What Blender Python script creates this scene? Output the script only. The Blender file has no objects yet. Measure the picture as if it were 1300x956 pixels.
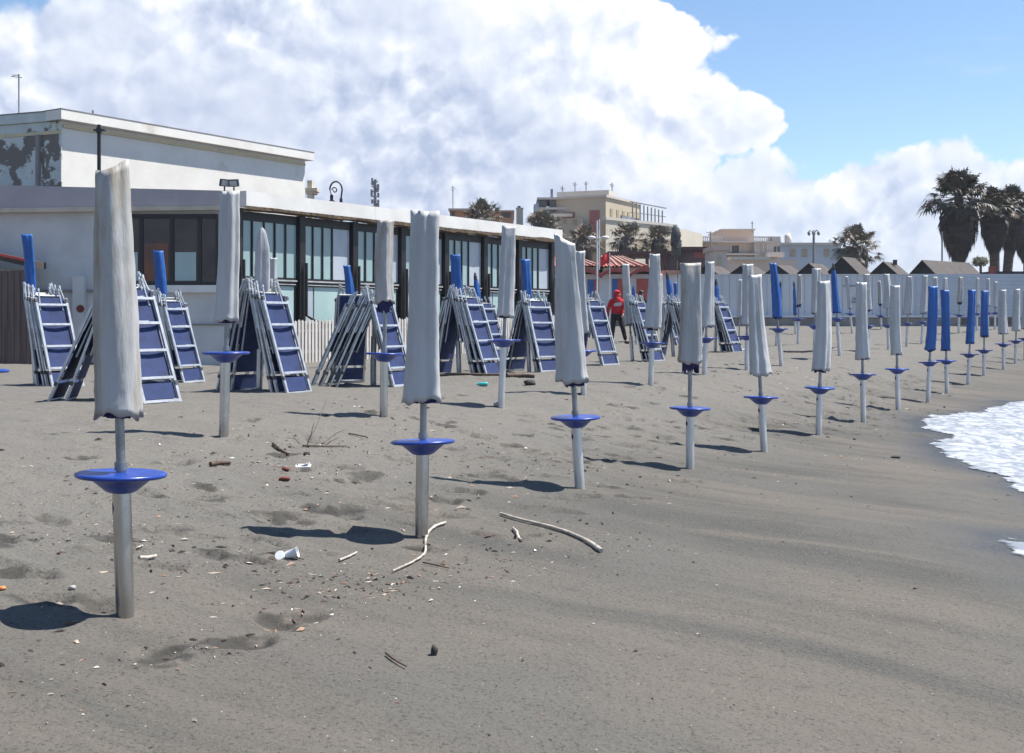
import bpy, bmesh, math, random
import numpy as np
from mathutils import Vector, Matrix, Quaternion, noise as mnoise

R = math.radians
PI = math.pi
scene = bpy.context.scene
COL = scene.collection
F = 1500.0            # focal length of the photograph in its own pixels (1300 wide)
EYE = 1.5             # camera height above the sand at the first umbrella

# ------------------------------------------------------------------ helpers
def X(px, d): return (px - 650.0) / F * d
def Zp(py, d): return EYE + (407.0 - py) / F * d
def W(px, py, d): return Vector((X(px, d), d, Zp(py, d)))

def tag(o, label=None, cat=None, group=None, kind=None):
    if label: o['label'] = label
    if cat: o['category'] = cat
    if group: o['group'] = group
    if kind: o['kind'] = kind
    return o

def thing(name, label, cat, loc=(0, 0, 0), rz=0.0, group=None):
    o = bpy.data.objects.new(name, None)
    o.empty_display_size = 0.2
    COL.objects.link(o)
    o.location = loc
    o.rotation_euler = (0, 0, rz)
    return tag(o, label, cat, group)

class MB:
    """collects shapes, links them as one mesh object"""
    def __init__(self): self.v = []; self.f = []; self.sm = []
    def add(self, vs, fs, smooth=False, M=None):
        o = len(self.v)
        if M is not None: vs = [M @ Vector(p) for p in vs]
        self.v.extend([tuple(p) for p in vs])
        self.f.extend([tuple(i + o for i in f) for f in fs])
        self.sm.extend([smooth] * len(fs))
        return self
    def box(self, c, s, M=None):
        x, y, z = c; a, b, h = s[0] / 2, s[1] / 2, s[2] / 2
        vs = [(x-a, y-b, z-h), (x+a, y-b, z-h), (x+a, y+b, z-h), (x-a, y+b, z-h),
              (x-a, y-b, z+h), (x+a, y-b, z+h), (x+a, y+b, z+h), (x-a, y+b, z+h)]
        fs = [(0, 3, 2, 1), (4, 5, 6, 7), (0, 1, 5, 4), (1, 2, 6, 5), (2, 3, 7, 6), (3, 0, 4, 7)]
        return self.add(vs, fs, False, M)
    def b2(self, x0, x1, y0, y1, z0, z1, M=None):
        return self.box(((x0+x1)/2, (y0+y1)/2, (z0+z1)/2), (abs(x1-x0), abs(y1-y0), abs(z1-z0)), M)
    def bar(self, p, q, w, h=None, up=Vector((0, 0, 1))):
        p = Vector(p); q = Vector(q); h = h or w
        zc = (q - p); L = zc.length; zc.normalize()
        if abs(zc.dot(up)) > .99: up = Vector((0, 1, 0))
        xc = up.cross(zc).normalized(); yc = zc.cross(xc)
        M = Matrix((xc, yc, zc)).transposed().to_4x4(); M.translation = p
        return self.box((0, 0, L/2), (w, h, L), M)
    def tube(self, pts, rad, n=10, cap=True, M=None):
        pts = [Vector(p) for p in pts]; m = len(pts)
        if not isinstance(rad, (list, tuple)): rad = [rad] * m
        vs = []; fs = []; prev = None
        for i, p in enumerate(pts):
            t = (pts[min(i+1, m-1)] - pts[max(i-1, 0)]).normalized()
            if prev is None:
                u = Vector((0, 0, 1)) if abs(t.z) < .9 else Vector((1, 0, 0))
                xx = t.cross(u).normalized()
            else:
                xx = (prev - t * prev.dot(t)).normalized()
            prev = xx; yy = t.cross(xx)
            for k in range(n):
                a = 2 * PI * k / n
                vs.append(p + (xx * math.cos(a) + yy * math.sin(a)) * rad[i])
        for i in range(m - 1):
            for k in range(n):
                k2 = (k + 1) % n
                fs.append((i*n+k, i*n+k2, (i+1)*n+k2, (i+1)*n+k))
        self.add(vs, fs, True, M)
        if cap:
            self.add([vs[k] for k in range(n)], [tuple(reversed(range(n)))], False, M)
            self.add([vs[(m-1)*n+k] for k in range(n)], [tuple(range(n))], False, M)
        return self
    def lathe(self, prof, n=24, M=None, c=(0, 0, 0), smooth=True):
        vs = []; fs = []; m = len(prof)
        for r, z in prof:
            for k in range(n):
                a = 2 * PI * k / n
                vs.append((c[0] + r * math.cos(a), c[1] + r * math.sin(a), c[2] + z))
        for i in range(m - 1):
            for k in range(n):
                k2 = (k + 1) % n
                fs.append((i*n+k, i*n+k2, (i+1)*n+k2, (i+1)*n+k))
        self.add(vs, fs, smooth, M)
        self.add([vs[k] for k in range(n)], [tuple(reversed(range(n)))], False, M)
        self.add([vs[(m-1)*n+k] for k in range(n)], [tuple(range(n))], False, M)
        return self
    def prism(self, poly, z0, z1, M=None):
        n = len(poly)
        a = sum(poly[i][0]*poly[(i+1) % n][1] - poly[(i+1) % n][0]*poly[i][1] for i in range(n))
        if a < 0: poly = list(reversed(poly))
        vs = [(p[0], p[1], z0) for p in poly] + [(p[0], p[1], z1) for p in poly]
        fs = [tuple(reversed(range(n))), tuple(range(n, 2*n))]
        for i in range(n):
            j = (i + 1) % n
            fs.append((i, j, n + j, n + i))
        return self.add(vs, fs, False, M)
    def blob(self, c, r, seg=8, rings=6, jit=0.0, seed=0, M=None):
        rng = random.Random(seed); vs = []; fs = []
        for i in range(1, rings):
            ph = PI * i / rings
            for k in range(seg):
                a = 2 * PI * k / seg; q = 1 + rng.uniform(-jit, jit)
                vs.append((c[0] + r[0]*math.sin(ph)*math.cos(a)*q, c[1] + r[1]*math.sin(ph)*math.sin(a)*q, c[2] + r[2]*math.cos(ph)*q))
        for i in range(rings - 2):
            for k in range(seg):
                k2 = (k + 1) % seg
                fs.append((i*seg+k, (i+1)*seg+k, (i+1)*seg+k2, i*seg+k2))
        vs.append((c[0], c[1], c[2] + r[2])); vs.append((c[0], c[1], c[2] - r[2]))
        t = len(vs) - 2
        for k in range(seg):
            k2 = (k + 1) % seg
            fs.append((t, k, k2)); fs.append((t+1, (rings-2)*seg+k2, (rings-2)*seg+k))
        return self.add(vs, fs, True, M)
    def build(self, name, mat, parent=None):
        me = bpy.data.meshes.new(name)
        me.from_pydata(self.v, [], self.f)
        me.polygons.foreach_set('use_smooth', self.sm)
        me.materials.append(mat)
        me.update()
        o = bpy.data.objects.new(name, me)
        COL.objects.link(o)
        if parent is not None: o.parent = parent
        return o

def frame_mat(o, dx):
    """local x along dx (horizontal), local y to the left of it (z cross x), z up"""
    x = Vector((dx[0], dx[1], 0)).normalized(); z = Vector((0, 0, 1)); y = z.cross(x)
    M = Matrix((x, y, z)).transposed().to_4x4(); M.translation = Vector(o)
    return M

def copy_tree(o, parent=None):
    c = o.copy(); COL.objects.link(c)
    if parent is not None: c.parent = parent
    for ch in list(o.children): copy_tree(ch, c)
    return c

# ------------------------------------------------------------------ materials
class NT:
    def __init__(self, tree): self.t = tree; self.n = tree.nodes; self.l = tree.links
    def new(self, typ, **kw):
        nd = self.n.new(typ)
        for k, v in kw.items(): setattr(nd, k, v)
        return nd
    def put(self, sock, v):
        if v is None: return
        if isinstance(v, bpy.types.NodeSocket): self.l.new(v, sock)
        else: sock.default_value = v
    def math(self, op, a, b=None, c=None, clamp=False):
        nd = self.new('ShaderNodeMath', operation=op, use_clamp=clamp)
        self.put(nd.inputs[0], a); self.put(nd.inputs[1], b); self.put(nd.inputs[2], c)
        return nd.outputs[0]
    def vmath(self, op, a, b=None, scale=None):
        nd = self.new('ShaderNodeVectorMath', operation=op)
        self.put(nd.inputs[0], a); self.put(nd.inputs[1], b)
        if scale is not None: self.put(nd.inputs['Scale'], scale)
        return nd.outputs[0]
    def mixc(self, f, a, b):
        nd = self.new('ShaderNodeMix', data_type='RGBA')
        self.put(nd.inputs[0], f); self.put(nd.inputs[6], a); self.put(nd.inputs[7], b)
        return nd.outputs[2]
    def noise(self, vec, scale, detail=4, rough=.55, dist=0.0):
        nd = self.new('ShaderNodeTexNoise')
        self.put(nd.inputs['Vector'], vec); nd.inputs['Scale'].default_value = scale
        nd.inputs['Detail'].default_value = detail; nd.inputs['Roughness'].default_value = rough
        nd.inputs['Distortion'].default_value = dist
        return nd
    def voro(self, vec, scale, feature='F1', smooth=.4):
        nd = self.new('ShaderNodeTexVoronoi', feature=feature)
        self.put(nd.inputs['Vector'], vec); nd.inputs['Scale'].default_value = scale
        if feature == 'SMOOTH_F1': nd.inputs['Smoothness'].default_value = smooth
        return nd
    def smooth(self, v, lo, hi, a=0.0, b=1.0):
        nd = self.new('ShaderNodeMapRange', interpolation_type='SMOOTHSTEP')
        self.put(nd.inputs[0], v); nd.inputs[1].default_value = lo; nd.inputs[2].default_value = hi
        nd.inputs[3].default_value = a; nd.inputs[4].default_value = b
        return nd.outputs[0]
    def mapping(self, vec, scale=(1, 1, 1), rot=(0, 0, 0)):
        nd = self.new('ShaderNodeMapping'); self.put(nd.inputs[0], vec)
        nd.inputs['Scale'].default_value = scale; nd.inputs['Rotation'].default_value = rot
        return nd.outputs[0]

def c4(c): return (c[0], c[1], c[2], 1.0)

def mat(name, c, c2=None, scale=4.0, rough=.6, metal=0.0, bump=0.0, bscale=40.0, stretch=(1, 1, 1),
        lo=.38, hi=.66, spec=.5, c3=None, s3=1.2, lo3=.55, hi3=.68, coat=0.0):
    """base colour c, blotches of c2, larger worn patches of c3, all fixed on the thing itself"""
    m = bpy.data.materials.new(name); m.use_nodes = True
    T = NT(m.node_tree); b = m.node_tree.nodes['Principled BSDF']
    co = T.new('ShaderNodeTexCoord').outputs['Object']
    v = T.mapping(co, stretch)
    col = c4(c)
    if c2 is not None:
        n = T.noise(v, scale, 5, .6).outputs[0]
        col = T.mixc(T.smooth(n, lo, hi), c4(c), c4(c2))
    if c3 is not None:
        n = T.noise(v, s3, 7, .62, .3).outputs[0]
        col = T.mixc(T.smooth(n, lo3, hi3), col, c4(c3))
    T.put(b.inputs['Base Color'], col)
    b.inputs['Roughness'].default_value = rough
    b.inputs['Metallic'].default_value = metal
    b.inputs['Specular IOR Level'].default_value = spec
    b.inputs['Coat Weight'].default_value = coat
    if bump:
        n2 = T.noise(v, bscale, 5, .6).outputs[0]
        bp = T.new('ShaderNodeBump'); bp.inputs['Strength'].default_value = bump
        bp.inputs['Distance'].default_value = .01
        T.put(bp.inputs['Height'], n2); T.put(b.inputs['Normal'], bp.outputs[0])
    return m

M = {}
M['white_pvc'] = mat('weathered_white_pvc', (.45, .455, .46), (.36, .37, .37), 3.2, .58, bump=.55, bscale=15, stretch=(2.2, 2.2, .35),
                     c3=(.27, .25, .20), s3=2.3, lo3=.56, hi3=.78)
M['dirty_pvc'] = mat('grimy_white_pvc', (.40, .405, .41), (.32, .32, .31), 3.0, .55, bump=.65, bscale=15, stretch=(2.2, 2.2, .4),
                     c3=(.235, .195, .13), s3=2.6, lo3=.46, hi3=.70)
M['blue_pvc'] = mat('blue_pvc', (.008, .075, .29), (.011, .10, .36), 5, .55, bump=.4, bscale=20, stretch=(1.5, 1.5, .5))
M['navy'] = mat('navy_canvas', (.012, .014, .07), (.02, .022, .09), 14, .85, bump=.3, bscale=60)
M['tray'] = mat('blue_plastic', (.010, .040, .25), (.015, .055, .31), 6, .33, bump=.05, bscale=30)
M['tube'] = mat('painted_steel_tube', (.60, .61, .62), (.47, .48, .48), 5, .30, .55, bump=.15, bscale=60, stretch=(1, 1, .4),
                c3=(.22, .16, .10), s3=4, lo3=.66, hi3=.8)
M['steel'] = mat('dull_galvanised_tube', (.50, .49, .47), (.36, .34, .31), 6, .27, .9, bump=.12, bscale=50, stretch=(1, 1, .35), c3=(.16, .12, .08), s3=5, lo3=.62, hi3=.8)
M['pole'] = mat('aluminium_pole', (.27, .28, .29), (.20, .21, .22), 9, .32, .7)
M['alu'] = mat('brushed_aluminium', (.53, .55, .57), (.40, .42, .43), 8, .36, .45)
M['greyalu'] = mat('dull_aluminium', (.40, .42, .42), (.30, .31, .31), 8, .5, .4)
M['sling'] = mat('blue_sling_fabric', (.011, .030, .115), (.008, .019, .080), 7, .75, bump=.3, bscale=90)
M['black'] = mat('black_plastic', (.012, .012, .014), (.02, .02, .022), 8, .5)
M['hinge'] = mat('grey_hinge_plastic', (.07, .07, .075), (.05, .05, .055), 8, .5)
M['stick'] = mat('bleached_driftwood', (.46, .42, .36), (.30, .26, .21), 12, .85, bump=.5, bscale=60)
M['darkstick'] = mat('dark_driftwood', (.12, .085, .06), (.06, .045, .035), 14, .9, bump=.5, bscale=60)

# ------------------------------------------------------------------ the ground as a height field
ROW1 = [  # px base, py base, px top, py top, py sleeve bottom, py tray, kind
    (159, 783, 143, 199, 528, 604, 'ear'), (535, 685, 541, 264, 510, 562, 'w'), (736, 620, 717, 301, 485, 531, 'slant'),
    (876, 597, 876, 332, 471, 519, 'fringe'), (970, 573, 957, 347, 476, 505, 'w'), (1039, 552, 1045, 355, 470, 493, 'w'),
    (1096, 536, 1093, 357, 456, 476, 'w'), (1140, 521, 1137, 361, 450, 469, 'w'), (1178, 510, 1184, 362, 444, 460, 'b'),
    (1202, 499, 1200, 367, 445, 458, 'b'), (1229, 489, 1234, 367, 436, 450, 'b'), (1249, 477, 1250, 368, 427, 445, 'b'),
    (1274, 469, 1273, 367, 424, 437, 'w'), (1289, 462, 1291, 366, 420, 433, 'w'), (1301, 457, 1302, 368, 417, 430, 'w')]
ROW2 = [(-26, 592, -32, 200, 410, 471, 'w'),
    (284, 552, 292, 240, 409, 449, 'w'), (487, 530, 490, 277, 394, 450, 'fringe'), (636, 517, 646, 285, 403, 433, 'w'),
    (741, 502, 736, 317, 422, 446, 'w'), (826, 488, 831, 321, 417, 436, 'w'), (894, 476, 901, 331, 415, 430, 'w'),
    (948, 470, 949, 334, 412, 427, 'w'), (992, 465, 981, 333, 403, 418, 'b'), (1034, 457, 1036, 340, 398, 414, 'w'),
    (1066, 451, 1058, 334, 397, 405, 'bt'), (1103, 447, 1100, 347, 394, 414, 'w'), (1128, 443, 1125, 347, 391, 413, 'w'),
    (1151, 439, 1154, 350, 399, 411, 'w'), (1170, 437, 1174, 349, 397, 409, 'w'), (1186, 434, 1187, 351, 394, 406, 'w'),
    (1200, 431, 1200, 352, 392, 404, 'w'), (1217, 423, 1219, 351, 386, 400, 'fringe')]
def d1(i): return 5.96 + 2.3 * i
def d2(i): return 8.9 + 2.3 * i
# landward umbrellas: px base, py base, px top, py top, py sleeve bottom, py tray (None: none in view), kind, distance
BACK = [
    (46, 489, 34, 296, 378, None, 'b', 18.4), (212, 484, 202, 317, 390, None, 'b', 20.7), (329, 497, 333, 287, 392, None, 'wp', 16.7),
    (345, 473, 347, 326, 392, None, 'w', 23.0), (452, 467, 440, 336, 393, None, 'b', 25.3), (583, 475, 578, 322, 392, None, 'b', 21.3),
    (612, 455, 603, 346, 398, None, 'bt', 29.9), (672, 471, 666, 328, 394, None, 'b', 23.6), (803, 458, 794, 334, 412, None, 'w', 28.2),
    (808, 439, 804, 361, 395, None, 'bp', 39.1), (855, 452, 847, 345, 392, None, 'bt', 30.5), (860, 434, 857, 358, 393, None, 'b', 41.4),
    (840, 438, 838, 347, 395, None, 'w', 38.0), (908, 447, 909, 354, 390, None, 'bt', 32.8),
    (938, 441, 940, 354, 402, 429, 'w', 40.0), (985, 439, 991, 357, 398, 418, 'bt', 40.0), (1010, 424, 1008, 357, 399, 405, 'bt', 46.0),
    (1013, 436, 1015, 348, 390, 405, 'fringe', 40.0), (1082, 423, 1074, 350, 392, 398, 'w', 47.0), (1119, 418, 1116, 356, 388, 401, 'fringe', 50.0),
    (1240, 420, 1241, 352, 388, 398, 'w', 48.0), (1254, 420, 1254, 353, 388, 397, 'w', 49.0), (1263, 418, 1264, 357, 390, 397, 'w', 50.0)]
POST = (474, 488.5, 19.0)

ctrl = []
for i, u in enumerate(ROW1): ctrl.append((X(u[0], d1(i)), d1(i), Zp(u[1], d1(i))))
for i, u in enumerate(ROW2): ctrl.append((X(u[0], d2(i)), d2(i), Zp(u[1], d2(i))))
for u in BACK: ctrl.append((X(u[0], u[7]), u[7], Zp(u[1], u[7])))
ctrl.append((X(POST[0], POST[2]), POST[2], Zp(POST[1], POST[2])))
RD = Vector((.498, .867))                    # direction of the umbrella rows
RO = Vector((-1.95, 5.96))
def st(x, y):                                # (metres seaward of the first row, metres along it)
    return ((x - RO.x) * RD.y - (y - RO.y) * RD.x, (x - RO.x) * RD.x + (y - RO.y) * RD.y)
def xy(s, t): return (RO.x + RD.x * t + RD.y * s, RO.y + RD.y * t - RD.x * s)
zr = [Zp(u[1], d1(i)) for i, u in enumerate(ROW1)]
for t in (-8, -4, 0, 5, 10, 16, 22, 28, 34, 42):
    z0 = float(np.interp(t, [2.65 * i for i in range(len(zr))], zr))
    for s, dz in ((2.2, .14), (4.5, .36), (8, .85), (16, 1.5), (30, 2.2)):
        x, y = xy(s, t); ctrl.append((x, y, z0 - dz))
for x, y, z in ((-6.4, 26.6, .48), (-12, 26.6, .56), (-20, 26, .6), (-25, 12, .6), (-15, 8, .55), (-8, 2, .3), (-3.5, 1, -.02), (-25, -2, .7),
                (-2.5, 34, .55), (1.4, 38.6, .66), (3.4, 39, .74), (0, 54, 1.25), (8, 54, 1.25), (14, 54, 1.25), (20, 54, 1.25), (27, 54, 1.1),
                (-10, 54, 1.25), (-25, 40, 1.0), (-25, 60, 1.25), (10, 60, 1.25), (28, 60, 1.2), (-8.0, 15, .5), (-3.9, 2.9, .05)):
    ctrl.append((x, y, z))
CP = np.array(ctrl)
def _U(r2): return np.where(r2 > 1e-12, r2 * np.log(np.maximum(r2, 1e-12)) * .5, 0.0)
_n = len(CP)
_K = _U(((CP[:, None, :2] - CP[None, :, :2]) ** 2).sum(-1)) + np.eye(_n) * .05
_P = np.hstack([np.ones((_n, 1)), CP[:, :2]])
_A = np.vstack([np.hstack([_K, _P]), np.hstack([_P.T, np.zeros((3, 3))])])
_w = np.linalg.solve(_A, np.concatenate([CP[:, 2], np.zeros(3)]))
def gz_np(x, y):
    x = np.clip(np.asarray(x, float), -25, 28); y = np.clip(np.asarray(y, float), -2, 60)
    sh = x.shape; x = x.ravel(); y = y.ravel(); out = np.empty(x.size)
    for a in range(0, x.size, 40000):
        xs = x[a:a+40000, None]; ys = y[a:a+40000, None]
        k = _U((xs - CP[None, :, 0]) ** 2 + (ys - CP[None, :, 1]) ** 2)
        out[a:a+40000] = k @ _w[:_n] + _w[_n] + _w[_n+1] * xs[:, 0] + _w[_n+2] * ys[:, 0]
    return out.reshape(sh)
def gz(x, y): return float(gz_np(np.array([x]), np.array([y]))[0])
def hit(px, py):
    """where the line of sight through a pixel of the photograph meets the sand"""
    d = 3.0
    while d < 70:
        if Zp(py, d) <= gz(X(px, d), d): break
        d *= 1.01
    a, b = d / 1.01, d
    for _ in range(14):
        m = (a + b) / 2
        if Zp(py, m) <= gz(X(px, m), m): b = m
        else: a = m
    return Vector((X(px, b), b, gz(X(px, b), b)))

# value noise in numpy
_rs = np.random.RandomState(7); _tab = _rs.rand(256, 256)
def vn(x, y):
    xi = np.floor(x).astype(int); yi = np.floor(y).astype(int); fx = x - xi; fy = y - yi
    fx = fx*fx*fx*(fx*(fx*6-15)+10); fy = fy*fy*fy*(fy*(fy*6-15)+10)
    g = lambda a, b: _tab[a & 255, b & 255]
    return (g(xi, yi)*(1-fx)+g(xi+1, yi)*fx)*(1-fy)+(g(xi, yi+1)*(1-fx)+g(xi+1, yi+1)*fx)*fy
def fbm(x, y, o=4):
    r = 0; a = .5
    for _ in range(o):
        r = r + a * vn(x, y); x = x * 2.03 + 17.3; y = y * 2.03 + 5.1; a *= .5
    return r

def inside(px, py, poly):
    r = np.zeros(px.shape, bool); n = len(poly)
    for i in range(n):
        x0, y0 = poly[i]; x1, y1 = poly[(i+1) % n]
        if y0 == y1: continue
        c = ((y0 > py) != (y1 > py)) & (px < (x1-x0)*(py-y0)/(y1-y0)+x0)
        r ^= c
    return r
def edge_dist(px, py, poly):
    d = np.full(px.shape, 9.0); n = len(poly)
    for i in range(n):
        a = np.array(poly[i]); b = np.array(poly[(i+1) % n]); ab = b - a; L = max((ab**2).sum(), 1e-9)
        t = np.clip(((px-a[0])*ab[0]+(py-a[1])*ab[1])/L, 0, 1)
        d = np.minimum(d, np.hypot(px-a[0]-t*ab[0], py-a[1]-t*ab[1]))
    return d
FOAMS = [[(1163, 537), (1175, 529), (1200, 527), (1222, 524), (1240, 523), (1252, 518), (1268, 515), (1280, 511), (1300, 509), (1450, 500), (1700, 560),
      (1600, 700), (1400, 670), (1330, 640), (1300, 626), (1283, 619), (1273, 613), (1280, 609), (1262, 603), (1240, 597), (1222, 590), (1200, 578), (1182, 566),
      (1179, 561), (1195, 557), (1211, 553), (1200, 549), (1185, 547), (1168, 541)],
     [(1270, 689), (1285, 686), (1300, 687), (1450, 690), (1500, 770), (1380, 745), (1300, 712), (1290, 706), (1276, 699), (1281, 696)]]
GRID = {}
def gf(x, y):
    xs, ys, z = GRID['xs'], GRID['ys'], GRID['z']
    i = int(np.clip(np.searchsorted(xs, x) - 1, 0, len(xs) - 2)); j = int(np.clip(np.searchsorted(ys, y) - 1, 0, len(ys) - 2))
    a = (x - xs[i]) / (xs[i+1] - xs[i]); b = (y - ys[j]) / (ys[j+1] - ys[j])
    return float((z[j, i]*(1-a) + z[j, i+1]*a)*(1-b) + (z[j+1, i]*(1-a) + z[j+1, i+1]*a)*b)
def gf_np(x, y):
    xs, ys, z = GRID['xs'], GRID['ys'], GRID['z']
    i = np.clip(np.searchsorted(xs, x) - 1, 0, len(xs) - 2); j = np.clip(np.searchsorted(ys, y) - 1, 0, len(ys) - 2)
    a = (x - xs[i]) / (xs[i+1] - xs[i]); b = (y - ys[j]) / (ys[j+1] - ys[j])
    return (z[j, i]*(1-a) + z[j, i+1]*a)*(1-b) + (z[j+1, i]*(1-a) + z[j+1, i+1]*a)*b
def build_sand():
    ys = [2.6]
    while ys[-1] < 62: ys.append(ys[-1] + max(.02, .0042 * ys[-1]))
    while ys[-1] < 900: ys.append(ys[-1] * 1.16)
    ys = [-400, -120, -40, -15, -5, -1, .8, 1.7, 2.2] + ys
    xs = [-6.5 + .03 * i for i in range(int(15.5 / .03))]
    st_ = .03
    r = []; x = xs[-1]
    while x < 900: st_ *= 1.045; x += st_; r.append(x)
    st_ = .03; l = []; x = xs[0]
    while x > -900: st_ *= 1.045; x -= st_; l.append(x)
    xs = np.array(list(reversed(l)) + xs + r); ys = np.array(ys)
    gx, gy = np.meshgrid(xs, ys)
    z = gz_np(gx, gy)
    s = (gx - RO.x) * RD.y - (gy - RO.y) * RD.x; t = (gx - RO.x) * RD.x + (gy - RO.y) * RD.y
    near = np.clip((70 - gy) / 10, 0, 1) * np.clip((gx + 40) / 5, 0, 1) * np.clip((40 - gx) / 5, 0, 1)
    rough = np.clip((.3 - s) / 1.6, 0, 1)                      # walked-on dry sand landward, washed smooth seaward
    h = (fbm(gx * .55, gy * .55, 3) - .45) * .07
    h += (fbm(gx * 2.3 + 9, gy * 2.3, 4) - .47) * (.012 + .05 * rough)
    h += (fbm(gx * 9 + 3, gy * 9 + 1, 3) - .45) * (.003 + .013 * rough)
    cl = vn(gx * 13 + 5, gy * 13 + 8) * vn(gx * 1.1 + 31, gy * 1.1 + 7); h += .028 * np.clip((cl - .66) / .25, 0, 1) * rough   # clods
    rip = fbm(t * 2.6 + fbm(t * .5, s * .5, 2) * 3, s * .32, 4)
    h += (rip - .45) * .030 * (1 - .5 * rough)
    rng = random.Random(11)
    pits = []
    for k in range(280):                                        # trail between the first two rows
        tt = rng.uniform(-1.5, 26); ss = -1.0 + .5 * math.sin(tt * .5) + rng.gauss(0, .55)
        pits.append(xy(ss, tt) + (rng.uniform(-.5, .5), .13, .055, rng.uniform(.05, .085)))
    for k in range(80):
        tt = rng.uniform(-3, 22); ss = rng.uniform(-4.5, -.6)
        pits.append(xy(ss, tt) + (rng.uniform(0, 3.1), .12, .06, rng.uniform(.035, .065)))
    for px, py in ((310, 816), (360, 660), (345, 661), (400, 650), (460, 640), (200, 828), (130, 770), (455, 610), (350, 790), (380, 785), (440, 655), (330, 700)):
        p = hit(px, py); pits.append((p.x, p.y, rng.uniform(0, 3), .14, .09, .05))
    tread_dark = np.zeros(gx.shape); hp = np.zeros(gx.shape)  # ragged darker patches over the footprint pits, mixed into the sand colour
    for x0, y0, a, la, lb, dep in pits:
        if not (-6.4 < x0 < 18): continue
        i0, i1 = np.searchsorted(xs, [x0 - .6, x0 + .6]); j0, j1 = np.searchsorted(ys, [y0 - .6, y0 + .6])
        dx = gx[j0:j1, i0:i1] - x0; dy = gy[j0:j1, i0:i1] - y0
        u = dx * math.cos(a) + dy * math.sin(a); v = -dx * math.sin(a) + dy * math.cos(a)
        q = (u / la) ** 2 + (v / lb) ** 2
        ox_, oy_ = rng.uniform(-.06, .06), rng.uniform(-.05, .05); q2 = ((u - ox_) / (la*1.3)) ** 2 + ((v - oy_) / (lb*1.25)) ** 2
        tread_dark[j0:j1, i0:i1] = np.maximum(tread_dark[j0:j1, i0:i1], np.clip((1.25 - q2) * 4, 0, 1) * np.clip((vn(gx[j0:j1, i0:i1]*11 + x0, gy[j0:j1, i0:i1]*17) - .36) * 8, 0, 1) * rng.choice((0, .7, 1, 1)))
        hp[j0:j1, i0:i1] += -dep * .8 * np.exp(-q ** 2.5) + dep * .30 * np.exp(-((np.sqrt(q) - 1.5) / .4) ** 2) * (2.0 * vn(gx[j0:j1, i0:i1] * 13, gy[j0:j1, i0:i1] * 13) ** 2)
    hp = np.where(hp > 0, .022 * np.tanh(hp / .022), .05 * np.tanh(hp / .05))
    z = z + (h + hp) * near
    GRID.update(xs=xs, ys=ys, z=z)
    ny, nx = gx.shape
    me = bpy.data.meshes.new('sand')
    me.vertices.add(nx * ny)
    me.vertices.foreach_set('co', np.stack([gx, gy, z], -1).ravel())
    idx = np.arange(nx * ny).reshape(ny, nx)
    q = np.stack([idx[:-1, :-1], idx[:-1, 1:], idx[1:, 1:], idx[1:, :-1]], -1).reshape(-1, 4)
    nf = len(q)
    me.loops.add(nf * 4); me.loops.foreach_set('vertex_index', q.ravel())
    me.polygons.add(nf); me.polygons.foreach_set('loop_start', np.arange(nf) * 4)
    me.polygons.foreach_set('use_smooth', np.ones(nf, bool))
    me.update(calc_edges=True)
    da = me.attributes.new('tread_dark', 'FLOAT', 'POINT'); da.data.foreach_set('value', tread_dark.ravel())
    wet = np.zeros(gx.shape)
    jj = (gy[:, 0] > 3) & (gy[:, 0] < 60); ii = (gx[0] > 1) & (gx[0] < 40); sub = np.ix_(jj, ii)
    for pix in FOAMS:
        poly = [tuple(hit(a, b)[:2]) for a, b in pix]; X_, Y_ = gx[sub], gy[sub]
        dd = np.where(inside(X_, Y_, poly), 0, edge_dist(X_, Y_, poly)) + (fbm(X_*1.3, Y_*1.3, 3) - .45) * .8
        wet[sub] = np.maximum(wet[sub], np.clip(1 - dd / .75, 0, 1))
    wa = me.attributes.new('wet', 'FLOAT', 'POINT'); wa.data.foreach_set('value', wet.ravel())
    o = bpy.data.objects.new('sand', me); COL.objects.link(o)
    tag(o, 'dark grey volcanic beach sand with footprints and wash lines', 'sand', kind='structure')
    m = bpy.data.materials.new('volcanic_sand'); m.use_nodes = True
    T = NT(m.node_tree); b = m.node_tree.nodes['Principled BSDF']
    co = T.new('ShaderNodeTexCoord').outputs['Object']
    rot = T.mapping(co, (1, 1, 1), (0, 0, R(-60)))             # x runs along the umbrella rows
    streak = T.mapping(rot, (1.0, .13, 1))
    a = T.noise(streak, 1.1, 6, .6, .6).outputs[0]
    a2 = T.noise(co, .35, 4, .55).outputs[0]
    c = T.mixc(T.smooth(a, .38, .62), c4((.058, .059, .053)), c4((.122, .108, .091)))
    c = T.mixc(T.smooth(a2, .42, .62), c, c4((.096, .093, .083)))
    sx_ = T.new('ShaderNodeSeparateXYZ'); T.put(sx_.inputs[0], T.mapping(co, (1, 1, 1), (0, 0, R(-60))))
    dry = T.smooth(T.math('ADD', sx_.outputs[1], T.math('MULTIPLY', T.noise(streak, .8, 5, .6).outputs[0], 3.0)), 5.5, 9.0)
    c = T.mixc(T.math('MULTIPLY', dry, .75), c, c4((.165, .157, .139)))
    gnd = T.noise(co, 6, 6, .7).outputs[0]
    c = T.mixc(T.math('MULTIPLY', T.smooth(gnd, .5, .75), .4), c, c4((.042, .041, .037)))
    grain = T.noise(co, 120, 4, .75).outputs[0]
    c = T.mixc(T.math('MULTIPLY', T.smooth(grain, .42, .62), .60), c, c4((.142, .133, .119)))
    g2 = T.noise(co, 48, 4, .75).outputs[0]
    c = T.mixc(T.math('MULTIPLY', T.smooth(g2, .52, .68), .75), c, c4((.028, .027, .024)))
    vo = T.voro(co, 24); vr = T.math('LESS_THAN', vo.outputs['Distance'], .09)
    pick = T.math('GREATER_THAN', T.new('ShaderNodeSeparateColor').outputs[0], .5)
    sp = m.node_tree.nodes[-2]
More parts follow.
